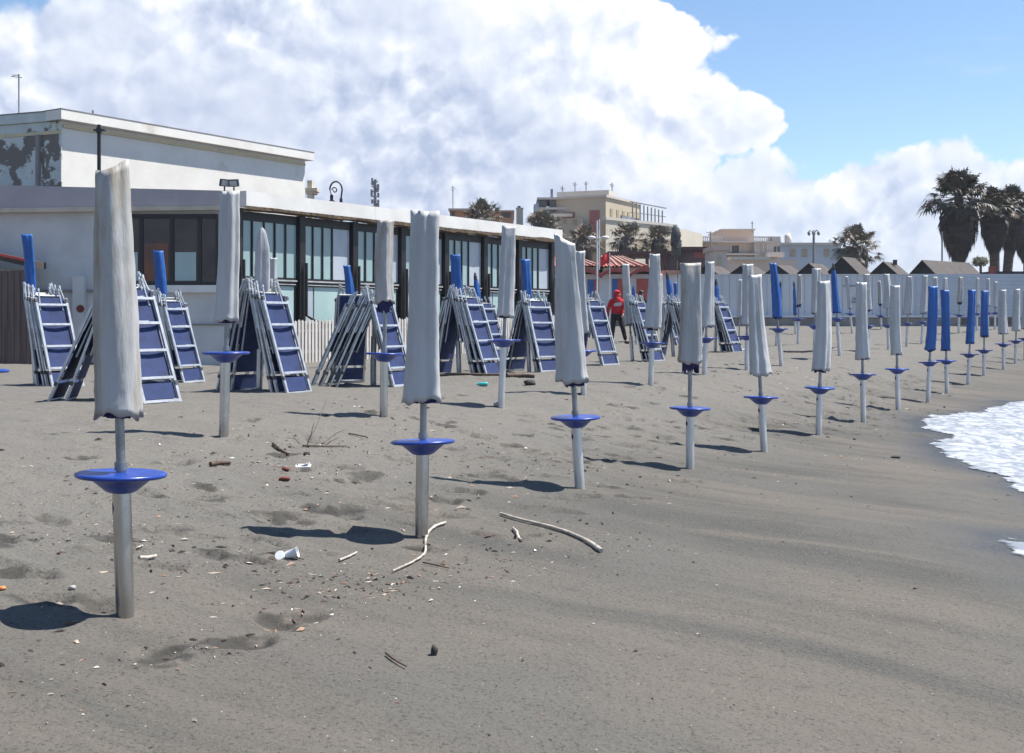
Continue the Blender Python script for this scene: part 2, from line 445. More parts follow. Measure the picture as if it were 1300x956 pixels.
    T.l.new(vo.outputs['Color'], [n for n in m.node_tree.nodes if n.bl_idname == 'ShaderNodeSeparateColor'][0].inputs[0])
    pk = [n for n in m.node_tree.nodes if n.bl_idname == 'ShaderNodeSeparateColor'][0].outputs[0]
    c = T.mixc(T.math('MULTIPLY', vr, T.math('GREATER_THAN', pk, .86)), c, c4((.40, .37, .33)))
    ad = T.new('ShaderNodeAttribute'); ad.attribute_name = 'tread_dark'
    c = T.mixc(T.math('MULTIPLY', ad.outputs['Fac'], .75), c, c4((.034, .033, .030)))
    at = T.new('ShaderNodeAttribute'); at.attribute_name = 'wet'
    c = T.mixc(T.math('MULTIPLY', at.outputs['Fac'], .8), c, c4((.040, .040, .037)))
    T.put(b.inputs['Roughness'], T.math('SUBTRACT', .92, T.math('MULTIPLY', at.outputs['Fac'], .55)))
    c = T.mixc(T.math('MULTIPLY', vr, T.math('LESS_THAN', pk, .12)), c, c4((.02, .017, .015)))
    T.put(b.inputs['Base Color'], c)
    b.inputs['Specular IOR Level'].default_value = .25
    hgt = T.math('ADD', T.math('MULTIPLY', T.noise(co, 160, 4, .7).outputs[0], .25),
                 T.math('ADD', T.noise(co, 28, 5, .65).outputs[0], T.math('MULTIPLY', T.noise(streak, 9, 4, .6).outputs[0], .8)))
    bp = T.new('ShaderNodeBump'); bp.inputs['Strength'].default_value = .7; bp.inputs['Distance'].default_value = .022
    T.put(bp.inputs['Height'], hgt); T.put(b.inputs['Normal'], bp.outputs[0])
    me.materials.append(m)
    return o
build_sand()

# ------------------------------------------------------------------ sea and swash foam
def build_sea():
    pts = [xy(s, t) for s, t in ((3.2, -60), (3.2, 120), (900, 120), (900, -500), (40, -500))]
    mb = MB(); mb.add([(p[0], p[1], -.62) for p in pts], [tuple(range(4, -1, -1))])
    m = mat('shallow_sea_water', (.10, .15, .16), (.16, .19, .18), 1.5, .12, bump=.6, bscale=6)
    tag(mb.build('sea', m), 'grey green sea water beyond the swash', 'sea', kind='structure')
build_sea()

foam_m = bpy.data.materials.new('swash_foam'); foam_m.use_nodes = True
T = NT(foam_m.node_tree); b = foam_m.node_tree.nodes['Principled BSDF']
co = T.new('ShaderNodeTexCoord').outputs['Object']
n1 = T.noise(co, 3.0, 7, .65, .8).outputs[0]
vz = T.voro(T.mapping(T.vmath('ADD', co, T.vmath('SCALE', T.noise(co, 2, 5).outputs[1], None, 1.1)), (1, .45, 1)), 6.0).outputs['Distance']
lace = T.math('ADD', T.math('MULTIPLY', vz, .45), T.math('MULTIPLY', n1, .75))
T.put(b.inputs['Base Color'], T.mixc(T.smooth(lace, .46, .74), c4((.46, .47, .48)), c4((.22, .24, .26))))
b.inputs['Roughness'].default_value = .35
at = T.new('ShaderNodeAttribute'); at.attribute_name = 'thick'
T.put(b.inputs['Alpha'], T.smooth(T.math('SUBTRACT', T.math('MULTIPLY', at.outputs['Fac'], 2.2), lace), -.75, -.05, .0, 1.0))
bp = T.new('ShaderNodeBump'); bp.inputs['Strength'].default_value = .5; bp.inputs['Distance'].default_value = .02
T.put(bp.inputs['Height'], T.noise(co, 22, 5, .7).outputs[0]); T.put(b.inputs['Normal'], bp.outputs[0])
def foam(pix, label, cell=.035):
    poly = [tuple(hit(px, py)[:2]) for px, py in pix]
    xs = [p[0] for p in poly]; ys = [p[1] for p in poly]
    gx, gy = np.meshgrid(np.arange(min(xs)-.2, max(xs)+.2, cell), np.arange(min(ys)-.2, max(ys)+.2, cell))
    wx = gx + (fbm(gx*3.1, gy*3.1, 3) - .45) * .45; wy = gy + (fbm(gx*3.1+40, gy*3.1+9, 3) - .45) * .45
    ins = inside(wx, wy, poly); ed = np.where(ins, edge_dist(wx, wy, poly), 0)
    hh = .035 * np.clip(ed / .30, 0, 1) * (.45 + 1.1 * fbm(gx*5, gy*5, 4)) + .012
    z = gf_np(gx, gy) + hh - .008
    ny, nx = gx.shape; idx = np.arange(nx*ny).reshape(ny, nx)
    k = ins[:-1, :-1] & ins[1:, :-1] & ins[:-1, 1:] & ins[1:, 1:]
    q = np.stack([idx[:-1, :-1][k], idx[:-1, 1:][k], idx[1:, 1:][k], idx[1:, :-1][k]], -1)
    used = np.unique(q); re = np.full(nx*ny, -1); re[used] = np.arange(len(used))
    V = np.stack([gx, gy, z], -1).reshape(-1, 3)[used]; th = np.clip(ed / .30, 0, 1).ravel()[used]
    mb = MB(); mb.add([tuple(v) for v in V], [tuple(f) for f in re[q]], True)
    o = mb.build('foam', foam_m); tag(o, label, 'foam', kind='stuff')
    ta = o.data.attributes.new('thick', 'FLOAT', 'POINT'); ta.data.foreach_set('value', th)
foam(FOAMS[0], 'white sea foam running up the sand past the blue umbrellas')
foam(FOAMS[1],
     'small white tongue of sea foam low on the smooth sand')

# ------------------------------------------------------------------ closed umbrellas
TRAY = [(.050, -.084), (.058, -.084), (.076, -.076), (.112, -.046), (.148, -.016), (.164, -.010), (.208, -.008), (.219, -.004), (.224, .004), (.221, .013), (.211, .017), (.193, .013), (.10, .012), (.034, .018)]
def sleeve_mb(zb, zt, wb, wt, seed, kind):
    rng = random.Random(seed); N = 44; Mv = 30
    ph = [rng.uniform(0, 6.28) for _ in range(6)]; ths = rng.choice([-.25, .1, -.5, 2.9]) ; amp = rng.uniform(.95, 1.55)
    bx = rng.uniform(-.02, .02); by = rng.uniform(-.015, .015); tw = rng.uniform(-1.2, 1.2); fl = rng.uniform(.74, .92)
    ear = .028 if kind == 'ear' else (.010 if kind in ('w', 'fringe') else .008)
    vs = []; fs = []
    for j in range(Mv + 1):
        f = j / Mv; w = wb + (wt - wb) * f ** .85
        w *= 1 + .05 * math.sin(5 * f + ph[4]) + (.04 * (1 - f / .06) if f < .06 else 0)
        a = w / 2; bq = a * fl
        if kind in ('wp', 'bp', 'bt') and f > .72:
            k = (f - .72) / .28; g = math.sqrt(max(0, 1 - k ** 1.6)) * .92 + .08
            if kind == 'bt': g = max(g, .42)
            a *= g; bq *= g
        elif f > .90:
            k = (f - .90) / .10; a *= 1 + .06 * k; bq *= 1 - .20 * k
        for i in range(N):
            th = 2 * PI * i / N
            r = 1 + amp * (.075 * math.cos(3*th + ph[0] + tw*f) + .060 * math.cos(5*th + ph[1] - .9*f) - .075 * abs(math.sin(3.5*th + ph[2] + .6*f)) ** 4 + .02 + .012 * math.cos(17*th + ph[2] + 1.2*f))
            dth = (th - ths % (2*PI) + PI) % (2*PI) - PI
            r += .15 * math.exp(-(dth / .08) ** 2)
            px_ = a * r * math.cos(th); py_ = bq * r * math.sin(th)
            nn = mnoise.noise(Vector((px_ * 9, py_ * 9 + seed, f * 9))) * .005 + mnoise.noise(Vector((th * 1.2, seed * .7, f * 14))) * .0035 + mnoise.noise(Vector((th * 2.5, seed * .3, f * 42))) * .006 * max(0, 1 - f * 3.5)
            q = 1 + nn / max(a, .03)
            z = zb + (zt - zb) * f
            if f > .9 and kind not in ('wp', 'bp', 'bt'):
                k = (f - .9) / .1
                z += k * (ear * math.cos(th - (0 if kind == 'ear' else ph[3])) * (1 if kind in ('ear', 'slant') else .35) + ear * .6 * (math.cos(2 * th) ) * .8)
            if kind == 'slant' and f > .9: z += -(f-.9)/.1 * .05 * math.cos(th)
            if f < .08: z += (1 - f/.08) * (.016 * math.sin(2*th + ph[5]) + .010 * math.sin(7*th + ph[3]))
            vs.append((px_ * q + bx * math.sin(PI * f), py_ * q + by * math.sin(PI * f), z))
    for j in range(Mv):
        for i in range(N):
            i2 = (i + 1) % N
            fs.append((j*N+i, j*N+i2, (j+1)*N+i2, (j+1)*N+i))
    mb = MB(); c0 = len(vs); vs.append((0, 0, zb + .10)); vs.append((0, 0, zt - .035 if kind not in ('wp', 'bp') else zt + .01))
    for i in range(N):
        i2 = (i + 1) % N
        fs.append((c0, i2, i)); fs.append((c0 + 1, Mv*N+i, Mv*N+i2))
    mb.add(vs, fs, True)
    return mb

WID = {10: (.232, .160), 11: (.255, .172), 12: (.268, .162), 13: (.240, .212), 14: (.255, .150), 15: (.245, .165), 16: (.215, .160), 17: (.205, .165)}
def umbrella(px, py, tx, ty, sb, tr, kind, d, label, group, seed, wide=1.0, sticker=False):
    rng = random.Random(seed * 7 + 1)
    bx_, bz = X(px, d), Zp(py, d)
    root = thing('closed_umbrella', label, 'umbrella', (bx_, d, gz(bx_, d)), 0, group)
    zo = bz - root.location.z                                   # tiny smoothing offset of the sand
    H = (py - ty) / F * d; lean = (tx - px) / F * d / H; ly = rng.uniform(-.012, .012)
    S = Matrix.Identity(4); S[0][2] = lean; S[1][2] = ly        # leans as one straight pole
    def put(mb): mb.v = [tuple(S @ Vector(p)) for p in mb.v]; return mb
    zs = (py - sb) / F * d; blue = kind in ('b', 'bt', 'bp')
    k = .82 if d > 14 and kind in ('bt', 'bp') else 1.0
    wb = rng.uniform(.215, .262) * wide * k; wt = rng.uniform(.150, .182) * wide * k
    if seed in WID: wb, wt = WID[seed]
    if kind in ('b',): wb *= .86; wt *= .98
    zt = (py - tr) / F * d if tr else .62
    zt = min(zt, zs - .03)
    tb = MB(); tb.tube([(0, 0, -.35), (0, 0, .2), (0, 0, zt - .02)], .046, 18); tube_o = put(tb).build('ground_tube', M['steel'] if d < 14 and px < 560 else M['tube'], root)
    if sticker:
        sm = MB(); zc = zt - .16; a0 = R(205)
        P = lambda da, dz: (.0472 * math.cos(a0 + da), .0472 * math.sin(a0 + da), zc + dz)
        sm.add([P(0, .035), P(-.45, 0), P(0, -.035), P(.45, 0), P(0, 0)], [(4, 0, 1), (4, 1, 2), (4, 2, 3), (4, 3, 0)])
        put(sm).build('sticker', M['navy'], tube_o)
    if tr:
        td = MB(); tilt = Matrix.Rotation(R(rng.uniform(-3, 1.0) - (2.2 if d < 9 else 0)), 4, 'X') @ Matrix.Rotation(R(rng.uniform(-2.5, 2.5)), 4, 'Y')
        tilt.translation = (0, 0, zt); td.lathe(TRAY, 40, tilt); put(td).build('tray', M['tray'], root)
    pb = MB(); pb.tube([(0, 0, zt - .05), (0, 0, zs + .4), (0, 0, H - .08)], .0235, 12)
    pb.tube([(0, 0, zt + .03), (0, 0, zt + .07)], .032, 12); put(pb).build('pole', M['pole'], root)
    zs2 = zs + (.09 if kind == 'fringe' else 0)
    fr = MB(); N = 52; vs = []; fs = []
    rr = wb * (.33 if kind != 'fringe' else .37); ln = (.05 if seed % 3 == 0 else .012) if kind != 'fringe' else .13
    for i in range(N):
        th = 2*PI*i/N; q = 1 + .14 * math.cos(5*th + seed)
        vs.append((rr*q*math.cos(th), rr*q*.74*math.sin(th), zs2 + .06))
    for i in range(N):
        th = 2*PI*i/N; q = .96 + .16 * math.cos(5*th + seed + .4)
        vs.append((rr*q*math.cos(th), rr*q*.74*math.sin(th), zs2 - ln * (.55 + .45*rng.random()) * (.8 + .3*math.sin(2*th + seed))))
    for i in range(N): fs.append((i, i+N, (i+1) % N + N, (i+1) % N))
    fr.add(vs, fs, True); put(fr).build('folded_canopy', M['navy'], root)
    Ht = H - (.09 if kind == 'bt' else 0)
    sl = put(sleeve_mb(zs2, Ht - (.055 if kind == 'ear' else .02), wb, wt, seed, kind))
    m = M['blue_pvc'] if blue else (M['dirty_pvc'] if kind in ('ear', 'fringe') else M['white_pvc'])
    sl.build('sleeve', m, root)
    if kind == 'bt':
        tc = MB(); tc.lathe([(.045, -.10), (.043, .0), (.03, .02), (.026, .07), (.012, .09), (.004, .10)], 12, None, (0, 0, Ht)); put(tc).build('tip_cap', M['black'], root)
    for c in root.children: c.location.z = zo
    return root

ordw = ['first', 'second', 'third', 'fourth', 'fifth', 'sixth', 'seventh', 'eighth', 'ninth', 'tenth', 'eleventh', 'twelfth', 'thirteenth', 'fourteenth', 'fifteenth', 'sixteenth', 'seventeenth', 'eighteenth']
lab1 = ['tallest stained white-sleeved umbrella with one peaked corner, standing alone at the front',
        'closed white umbrella with wide flared hem beside the curly driftwood stick',
        'closed white umbrella with slanted top, left of the long driftwood branch',
        'closed white umbrella with wavy top and ragged navy frill below its sleeve, seaward row',
        'leaning white umbrella just right of the frilled one in the seaward row',
        'white umbrella leaning right, sixth from the left in the seaward row',
        'white umbrella, seventh from the left in the seaward row, two before the blues',
        'last white umbrella before the four blue ones in the seaward row',
        'widest blue umbrella, first of the four blue ones by the foam',
        'blue umbrella with flicked-out hem, second of the four blue by the foam',
        'blue umbrella, third of the four blue ones by the foam',
        'blue umbrella, last of the four blue ones by the foam',
        'first white umbrella to the right of the four blue ones',
        'second white umbrella to the right of the four blue ones',
        'white umbrella cut by the right edge of the photo in the seaward row']
G1 = 'closed umbrellas in the row nearest the sea'
for i, u in enumerate(ROW1): umbrella(*u, d1(i), lab1[i], G1, 10 + i, wide=.92 if i == 0 else 1.0, sticker=(i not in (1,)))
G2 = 'closed umbrellas in the second row from the sea'
lab2 = ['umbrella cut by the left edge, only its blue tray in view',
        'white umbrella below the two floodlights at the pavilion corner',
        'white umbrella with navy cloth below its sleeve, beside the slanted sunbed stack',
        'white umbrella before the pavilion columns, its post foot on a pale stone',
        'white umbrella close behind the slant-topped one, left of the red hooded man',
        'white umbrella hiding the person dressed in black',
        'white umbrella touching the frilled umbrella on its right side',
        'white umbrella half hidden behind the leaning one of the seaward row',
        'tall leaning blue umbrella before the white wall, none taller there',
        'white umbrella hidden but for its top behind the right-leaning one',
        'blue umbrella with black tip under the big dark gable',
        'white umbrella right behind the seventh of the seaward row',
        'white umbrella left behind the last white one before the four blue',
        'white umbrella between the last white one and the widest blue one',
        'white umbrella hidden behind the widest blue one, only its edge showing',
        'white umbrella showing between the first and second of four blue ones',
        'white umbrella hidden behind the second of the four blue ones',
        'white umbrella with dark frill before the horizontal siding of the white wall']
for i, u in enumerate(ROW2): umbrella(*u, d2(i), lab2[i], G2, 40 + i)
G3 = 'closed umbrellas on the upper beach'
lab3 = ['blue umbrella at the far left beside the brown plank fence',
        'blue umbrella below the dark window of the pavilion',
        'pointed white umbrella rising from a sunbed stack before the glazing',
        'square-topped white umbrella just right of the pointed one',
        'leaning blue umbrella above the steeply slanted sunbed stack',
        'broad blue umbrella before the middle bays of the pavilion glazing',
        'slim blue umbrella with black tip before the pavilion column',
        'blue umbrella before the last glazed bay of the pavilion',
        'slim white umbrella between the red hooded man and the person in black',
        'small pointed blue umbrella before the orange red cabin door',
        'blue umbrella with black tip before the pale orange roof edge',
        'short blue umbrella touching the left side of the frilled white umbrella',
        'thin white umbrella left of the black-tipped blue one by the cabins',
        'blue umbrella above the rightmost sunbed stack',
        'thin white umbrella with a low tray, right of the rightmost sunbed stack',
        'slim blue umbrella with black tip behind the tall leaning blue one',
        'slim blue umbrella with black tip touching a white one at the wall',
        'white umbrella with dark frill beside a slim blue one at the wall',
        'white umbrella leaning strongly against the white wall panels',
        'thin white umbrella with black frill against the wall, behind the seaward row',
        'white umbrella at the siding wall, left of a close pair',
        'white umbrella at the siding wall, left one of a close pair',
        'white umbrella at the siding wall, right one of a close pair']
for i, u in enumerate(BACK): umbrella(u[0], u[1], u[2], u[3], u[4], u[5], u[6], u[7], lab3[i], G3, 80 + i, wide=(.72 if u[7] > 36 else .92))
x, y = X(POST[0], POST[2]), POST[2]
mb = MB(); mb.tube([(0, 0, -.3), (0, 0, .40), (.01, 0, .78)], .048, 14); mb.tube([(.01, 0, .76), (.03, 0, 1.45)], .024, 10)
o = mb.build('umbrella_post', M['greyalu']); o.location = (x, y, gz(x, y))
tag(o, 'bare grey umbrella post holding up the slanted sunbeds', 'post')

# ------------------------------------------------------------------ folded sunbeds
L = 1.60; HW = .265
def make_bed():
    root = thing('folded_sunbed', 'folded sunbed', 'sunbed')
    b = MB()
    for sx in (-1, 1): b.box((sx*HW, 0, L*.45), (.036, .030, L*.90))
    b.box((0, 0, .02), (HW*2 - .038, .028, .034)); b.build('frame', M['alu'], root)
    for z in (.31, .66, 1.01, 1.33):
        c = MB(); c.box((0, -.008, z), (HW*2 - .040, .022, .033)); c.build('crossbar', M['alu'], root)
    s = MB(); n = 12; vs = []; fs = []
    for j in range(n + 1):
        z = .30 + (1.46 - .30) * j / n
        for i in range(5):
            x = -HW*.93 + HW*1.86*i/4; vs.append((x, .028 + .025*math.sin(PI*i/4)*math.sin(PI*j/n), z))
    for j in range(n):
        for i in range(4): fs.append((j*5+i, j*5+i+1, (j+1)*5+i+1, (j+1)*5+i))
    s.add(vs, fs, True); s.build('sling', M['sling'], root)
    fs_ = MB(); fs_.box((0, .02, .155), (HW*1.86, .006, .20)); fs_.build('foot_sling', M['sling'], root)
    bk = MB()
    for sx in (-1, 1): bk.tube([(sx*.24, .075, .62), (sx*.24, .075, 1.50)], .014, 8)
    bk.tube([(-.24, .075, 1.50), (.24, .075, 1.50)], .014, 8)
    bo = bk.build('backrest_frame', M['greyalu'], root)
    bs = MB(); bs.box((0, .085, 1.06), (.46, .008, .84)); bs.build('backrest_sling', M['sling'], root)
    for sx in (-1, 1):
        lg = MB(); lg.tube([(sx*.27, .03, .95), (sx*.265, .05, 1.45), (sx*.235, .06, 1.64)], .013, 8)
        lg.tube([(sx*.235, .06, 1.62), (sx*.235, .06, 1.67)], .019, 8); lg.build('leg', M['alu'], root)
        l2 = MB(); l2.tube([(sx*.20, .03, 1.25), (sx*.17, .02, 1.58)], .012, 8); l2.tube([(sx*.175, .02, 1.56), (sx*.17, .02, 1.60)], .018, 8)
        l2.build('leg', M['alu'], root)
        for z in (.24, 1.40):
            h = MB(); h.box((sx*(HW+.006), -.006, z), (.044, .036, .05)); h.build('hinge', M['hinge'], root)
    return root
proto = make_bed()
used = [False]
def bed(px_, py_, fdir, foot, topr, H, side, label, group):
    """bed leaning on a pole at (px_, py_): foot out along fdir, top close to the pole at height H"""
    f = Vector((fdir[0], fdir[1], 0)).normalized(); sd = Vector((-f.y, f.x, 0))
    P = Vector((px_, py_, 0))
    a = P + f * foot + sd * side; a.z = gz(a.x, a.y) - .015
    t = P + f * topr + sd * side; t.z = a.z + H
    zc = (t - a).normalized(); out = Vector((0, 0, 1)).cross(zc); xl = (sd * 1.0)
    yl = zc.cross(xl).normalized(); 
    if yl.dot(f) > 0: xl = -xl; yl = -yl
    Mx = Matrix((xl, yl, zc)).transposed().to_4x4(); Mx.translation = a
    o = proto if not used[0] else copy_tree(proto)
    used[0] = True
    o.matrix_world = Mx
    o['label'] = label; o['group'] = group
    return o
def polexy(px, d): return X(px, d), d
A = (.87, -.5); B = (-.87, .5); LF = (-1, -.06)
ORD = ['outermost', 'second', 'third', 'fourth', 'fifth']
def side_stack(pole, f, n, r0, top0, H, where, facing, step=.10, tstep=.05, side=0.0, seed=0, hstep=0.0, tilt=.11):
    rng = random.Random(seed); r0 += .10 if facing == 'seaward' else 0
    for k in range(n):                                          # k = 0 is the outermost bed
        j = n - 1 - k
        a = math.atan2(f[1], f[0]) + rng.uniform(-tilt, tilt)
        w = ORD[k] if k < n - 1 or n == 1 else 'innermost'
        if n == 1: lab = 'folded navy sunbed leaning %s alone on the stack %s' % (facing, where)
        else: lab = 'folded navy sunbed leaning %s, %s in the stack %s' % (facing, w, where)
        bed(pole[0], pole[1], (math.cos(a), math.sin(a)), r0 + j * step, top0 + j * tstep, H + hstep*j + rng.uniform(-.05, .05), side + rng.uniform(-.06, .06), lab, 'folded sunbeds stacked around the umbrella poles')
SEA = 'seaward'; LAND = 'landward'
side_stack(polexy(46, 18.4), A, 4, .30, .05, 1.50, 'by the plank fence', SEA, seed=1, side=.05)
side_stack(polexy(212, 20.7), A, 3, .34, .05, 1.50, 'under the dark window', SEA, seed=2)
side_stack(polexy(212, 20.7), B, 1, .30, .06, 1.45, 'under the dark window', LAND, seed=3)
side_stack(polexy(150, 14.4), (.86, -.5), 3, .46, .10, 1.50, 'behind the tallest umbrella', SEA, seed=4, side=.05)
side_stack(polexy(150, 14.4), LF, 2, .55, .05, 1.36, 'behind the tallest umbrella', LAND, step=.19, tstep=.08, seed=5)
side_stack(polexy(329, 16.7), A, 4, .30, .05, 1.52, 'below the pointed white umbrella', SEA, seed=6)
side_stack(polexy(329, 16.7), B, 3, .34, .06, 1.45, 'below the pointed white umbrella', LAND, step=.10, seed=7)
pp = (X(474, 19.0), 19.0)
side_stack(pp, (-1, -.22), 4, .60, .06, 1.30, 'at the bare grey post', 'far out', step=.125, tstep=.115, seed=8, tilt=.02)
side_stack(pp, A, 2, .36, .08, 1.48, 'at the bare grey post', SEA, seed=9, step=.14, side=.05)
side_stack((pp[0] - .35, pp[1] + .5), (-.45, .9), 2, .35, .06, 1.45, 'at the bare grey post', LAND, seed=10)
side_stack(polexy(583, 21.3), A, 4, .32, .05, 1.52, 'below the broad blue umbrella', SEA, seed=11)
side_stack(polexy(583, 21.3), (-.62, .2), 3, .32, .06, 1.46, 'below the broad blue umbrella', LAND, step=.10, seed=12, tilt=.3)
side_stack(polexy(612, 29.9), A, 2, .40, .06, 1.50, 'below the slim black-tipped umbrella', SEA, seed=13)
side_stack(polexy(672, 23.6), (.66, -.75), 4, .32, .05, 1.52, 'before the last glazed bay', SEA, seed=14)
side_stack(polexy(672, 23.6), B, 2, .36, .06, 1.45, 'before the last glazed bay', LAND, step=.10, seed=15)
side_stack(polexy(749, 25.9), (.75, -.66), 2, .40, .06, 1.52, 'left of the red hooded man', SEA, seed=16)
side_stack(polexy(749, 25.9), B, 2, .30, .06, 1.45, 'left of the red hooded man', LAND, seed=17)
side_stack(polexy(803, 28.2), A, 4, .32, .05, 1.52, 'right of the red hooded man', SEA, seed=18)
side_stack(polexy(855, 30.5), (.8, -.55), 4, .36, .05, 1.50, 'left of the frilled white umbrella', SEA, seed=19, step=.11)
side_stack(polexy(855, 30.5), B, 1, .30, .06, 1.45, 'left of the frilled white umbrella', LAND, seed=20)
side_stack(polexy(840, 38.0), (.85, -.5), 3, .36, .05, 1.50, 'behind, by the thin white umbrella', SEA, seed=21, step=.12)
side_stack(polexy(908, 32.8), (.72, -.69), 4, .34, .05, 1.52, 'before the long white wall', SEA, seed=22)
side_stack(polexy(900, 36.5), B, 1, .34, .05, 1.45, 'before the long white wall', LAND, seed=23)


# ------------------------------------------------------------------ more materials
M['wall_grey'] = mat('grey_white_render', (.54, .55, .55), (.47, .48, .48), 1.2, .8, bump=.2, bscale=25, c3=(.25, .24, .24), s3=1.6, lo3=.66, hi3=.74)
M['parapet_shade'] = mat('parapet_shade_grey', (.37, .345, .365), (.33, .31, .33), 1.5, .8, bump=.15, bscale=20)  # parapet's unlit side: its shade is mixed into this mauve grey
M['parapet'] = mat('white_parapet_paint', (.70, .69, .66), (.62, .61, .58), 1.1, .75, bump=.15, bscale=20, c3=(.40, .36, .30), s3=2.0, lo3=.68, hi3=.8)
M['ledge'] = mat('beige_ledge', (.52, .46, .37), (.44, .38, .30), 3, .8)
M['peel'] = mat('peeling_plaster', (.55, .61, .58), (.47, .53, .51), 1.5, .85, bump=.4, bscale=12, c3=(.17, .155, .135), s3=1.15, lo3=.50, hi3=.53)
M['plaster'] = mat('cream_white_plaster', (.72, .70, .65), (.65, .63, .575), .8, .85, bump=.35, bscale=9, c3=(.50, .46, .38), s3=.9, lo3=.6, hi3=.8)
M['yellowline'] = mat('faded_yellow_trim', (.60, .52, .33), (.52, .46, .32), 3, .8)
M['darkframe'] = mat('dark_brown_frame', (.009, .008, .008), (.015, .012, .011), 5, .5)
M['glass_dark'] = mat('dark_window_glass', (.022, .016, .018), (.05, .034, .03), 1.4, .06)
M['blind'] = mat('glass_over_teal_blinds', (.27, .385, .39), (.34, .455, .455), 1.3, .12, stretch=(1, 1, .35))
M['blind_grey'] = mat('glass_over_grey_blinds', (.36, .41, .47), (.43, .48, .53), 1.8, .14, stretch=(1, 1, .6))
M['blind_pale'] = mat('glass_over_pale_screen', (.34, .48, .46), (.40, .54, .52), .9, .14)
M['rail'] = mat('pale_window_rail', (.45, .46, .46), (.32, .33, .33), 6, .5)
M['thatch'] = mat('brown_foam_lining', (.13, .09, .055), (.07, .048, .03), 9, .95, bump=.8, bscale=25)
M['picket'] = mat('weathered_white_wood', (.60, .57, .53), (.47, .44, .40), 3, .8, bump=.2, bscale=30, stretch=(2, 2, .5))
M['brownwood'] = mat('brown_planks', (.13, .095, .085), (.085, .06, .055), 2.5, .8, bump=.4, bscale=20, stretch=(5, 5, .4))
M['redtrim'] = mat('red_painted_edge', (.50, .06, .05), (.40, .05, .04), 4, .6)
M['beige'] = mat('beige_board', (.42, .37, .29), (.35, .30, .23), 4, .8)
M['concrete'] = mat('grey_concrete', (.27, .26, .25), (.20, .195, .19), 2.2, .9, bump=.3, bscale=15)
M['white_panel'] = mat('white_corrugated_panel', (.60, .62, .64), (.53, .55, .57), .9, .5, stretch=(1, 1, .3), c3=(.40, .42, .44), s3=.5, lo3=.62, hi3=.8)
M['white_siding'] = mat('white_horizontal_siding', (.52, .56, .60), (.46, .50, .54), .8, .5)
M['roof_dark'] = mat('brown_bitumen_roof', (.070, .060, .055), (.048, .042, .040), 1.8, .85, bump=.3, bscale=12)
M['gable'] = mat('dark_gable_boards', (.038, .034, .036), (.028, .026, .028), 3, .8)
M['redroof'] = mat('red_arched_roof', (.36, .07, .06), (.27, .055, .05), 3, .6)
M['blue_door'] = mat('blue_cabin_door', (.03, .13, .38), (.025, .10, .32), 3, .5)
M['red_door'] = mat('red_cabin_door', (.42, .08, .055), (.36, .06, .045), 3, .5)
M['ochre'] = mat('ochre_facade', (.47, .405, .30), (.42, .36, .27), .25, .9, c3=(.44, .36, .26), s3=.12, lo3=.55, hi3=.75)
M['cream'] = mat('cream_facade', (.52, .47, .38), (.47, .43, .35), .3, .9)
M['pinkwall'] = mat('pinkish_facade', (.56, .45, .37), (.52, .43, .36), .25, .9)
M['palewall'] = mat('pale_stone_facade', (.52, .48, .43), (.46, .43, .39), .3, .9)
M['orangewall'] = mat('terracotta_facade', (.50, .25, .15), (.43, .22, .14), .4, .9)
M['bluewall'] = mat('pale_blue_grey_facade', (.40, .44, .49), (.36, .40, .45), .2, .9)
M['shutter'] = mat('red_shutters', (.36, .12, .10), (.30, .10, .085), 1.5, .7)
M['win_dark'] = mat('dark_window', (.045, .045, .05), (.07, .065, .06), .5, .2)
M['win_ochre'] = mat('ochre_shutter', (.34, .28, .18), (.30, .25, .17), .5, .7)
M['metal_grey'] = mat('grey_metal', (.22, .23, .24), (.16, .17, .18), 2, .5, .3)
M['pergola'] = mat('dark_red_brown_timber', (.11, .055, .05), (.08, .042, .04), 1.5, .8)
M['violetwall'] = mat('mauve_brown_wall', (.15, .105, .11), (.11, .08, .085), .8, .85)
M['tile_red'] = mat('red_and_pale_roof_tiles', (.44, .17, .13), (.36, .14, .11), 3, .8)
M['tile_pale'] = mat('pale_tile_rows', (.40, .28, .235), (.34, .235, .20), 3, .8)
M['trunk'] = mat('palm_bark', (.10, .075, .058), (.06, .045, .036), 3, .95, bump=.8, bscale=9, stretch=(1, 1, 2.5))
M['frond'] = mat('grey_green_fronds', (.055, .068, .036), (.035, .045, .026), 1.2, .65, c3=(.13, .095, .06), s3=.9, lo3=.54, hi3=.66)
M['frond_far'] = mat('dusty_green_fronds', (.12, .125, .085), (.085, .088, .062), 1.0, .7, c3=(.20, .155, .12), s3=.9, lo3=.46, hi3=.58)
M['fan'] = mat('fan_leaves', (.034, .040, .019), (.020, .025, .013), .9, .55, c3=(.105, .062, .036), s3=.8, lo3=.47, hi3=.58)
M['skirt'] = mat('dead_palm_fronds', (.040, .030, .025), (.024, .019, .016), 1.5, .9, c3=(.062, .044, .031), s3=1.2, lo3=.54, hi3=.66)
M['skirt_far'] = mat('grey_dead_fronds', (.13, .105, .09), (.09, .075, .065), 1.5, .9)
M['leaf'] = mat('dark_hedge_leaves', (.04, .06, .025), (.06, .08, .035), 2, .7)
M['greytree'] = mat('blue_grey_cypress', (.075, .085, .09), (.05, .058, .062), 1.0, .9)
M['flag'] = mat('red_flag_cloth', (.62, .03, .03), (.5, .025, .03), 3, .7)
M['whitemetal'] = mat('white_painted_metal', (.66, .66, .64), (.55, .55, .54), 4, .4)
M['skin'] = mat('skin', (.40, .23, .16), (.36, .20, .14), 9, .55)
M['hoodie'] = mat('red_hoodie_cloth', (.48, .012, .022), (.38, .01, .018), 7, .85, bump=.4, bscale=20)
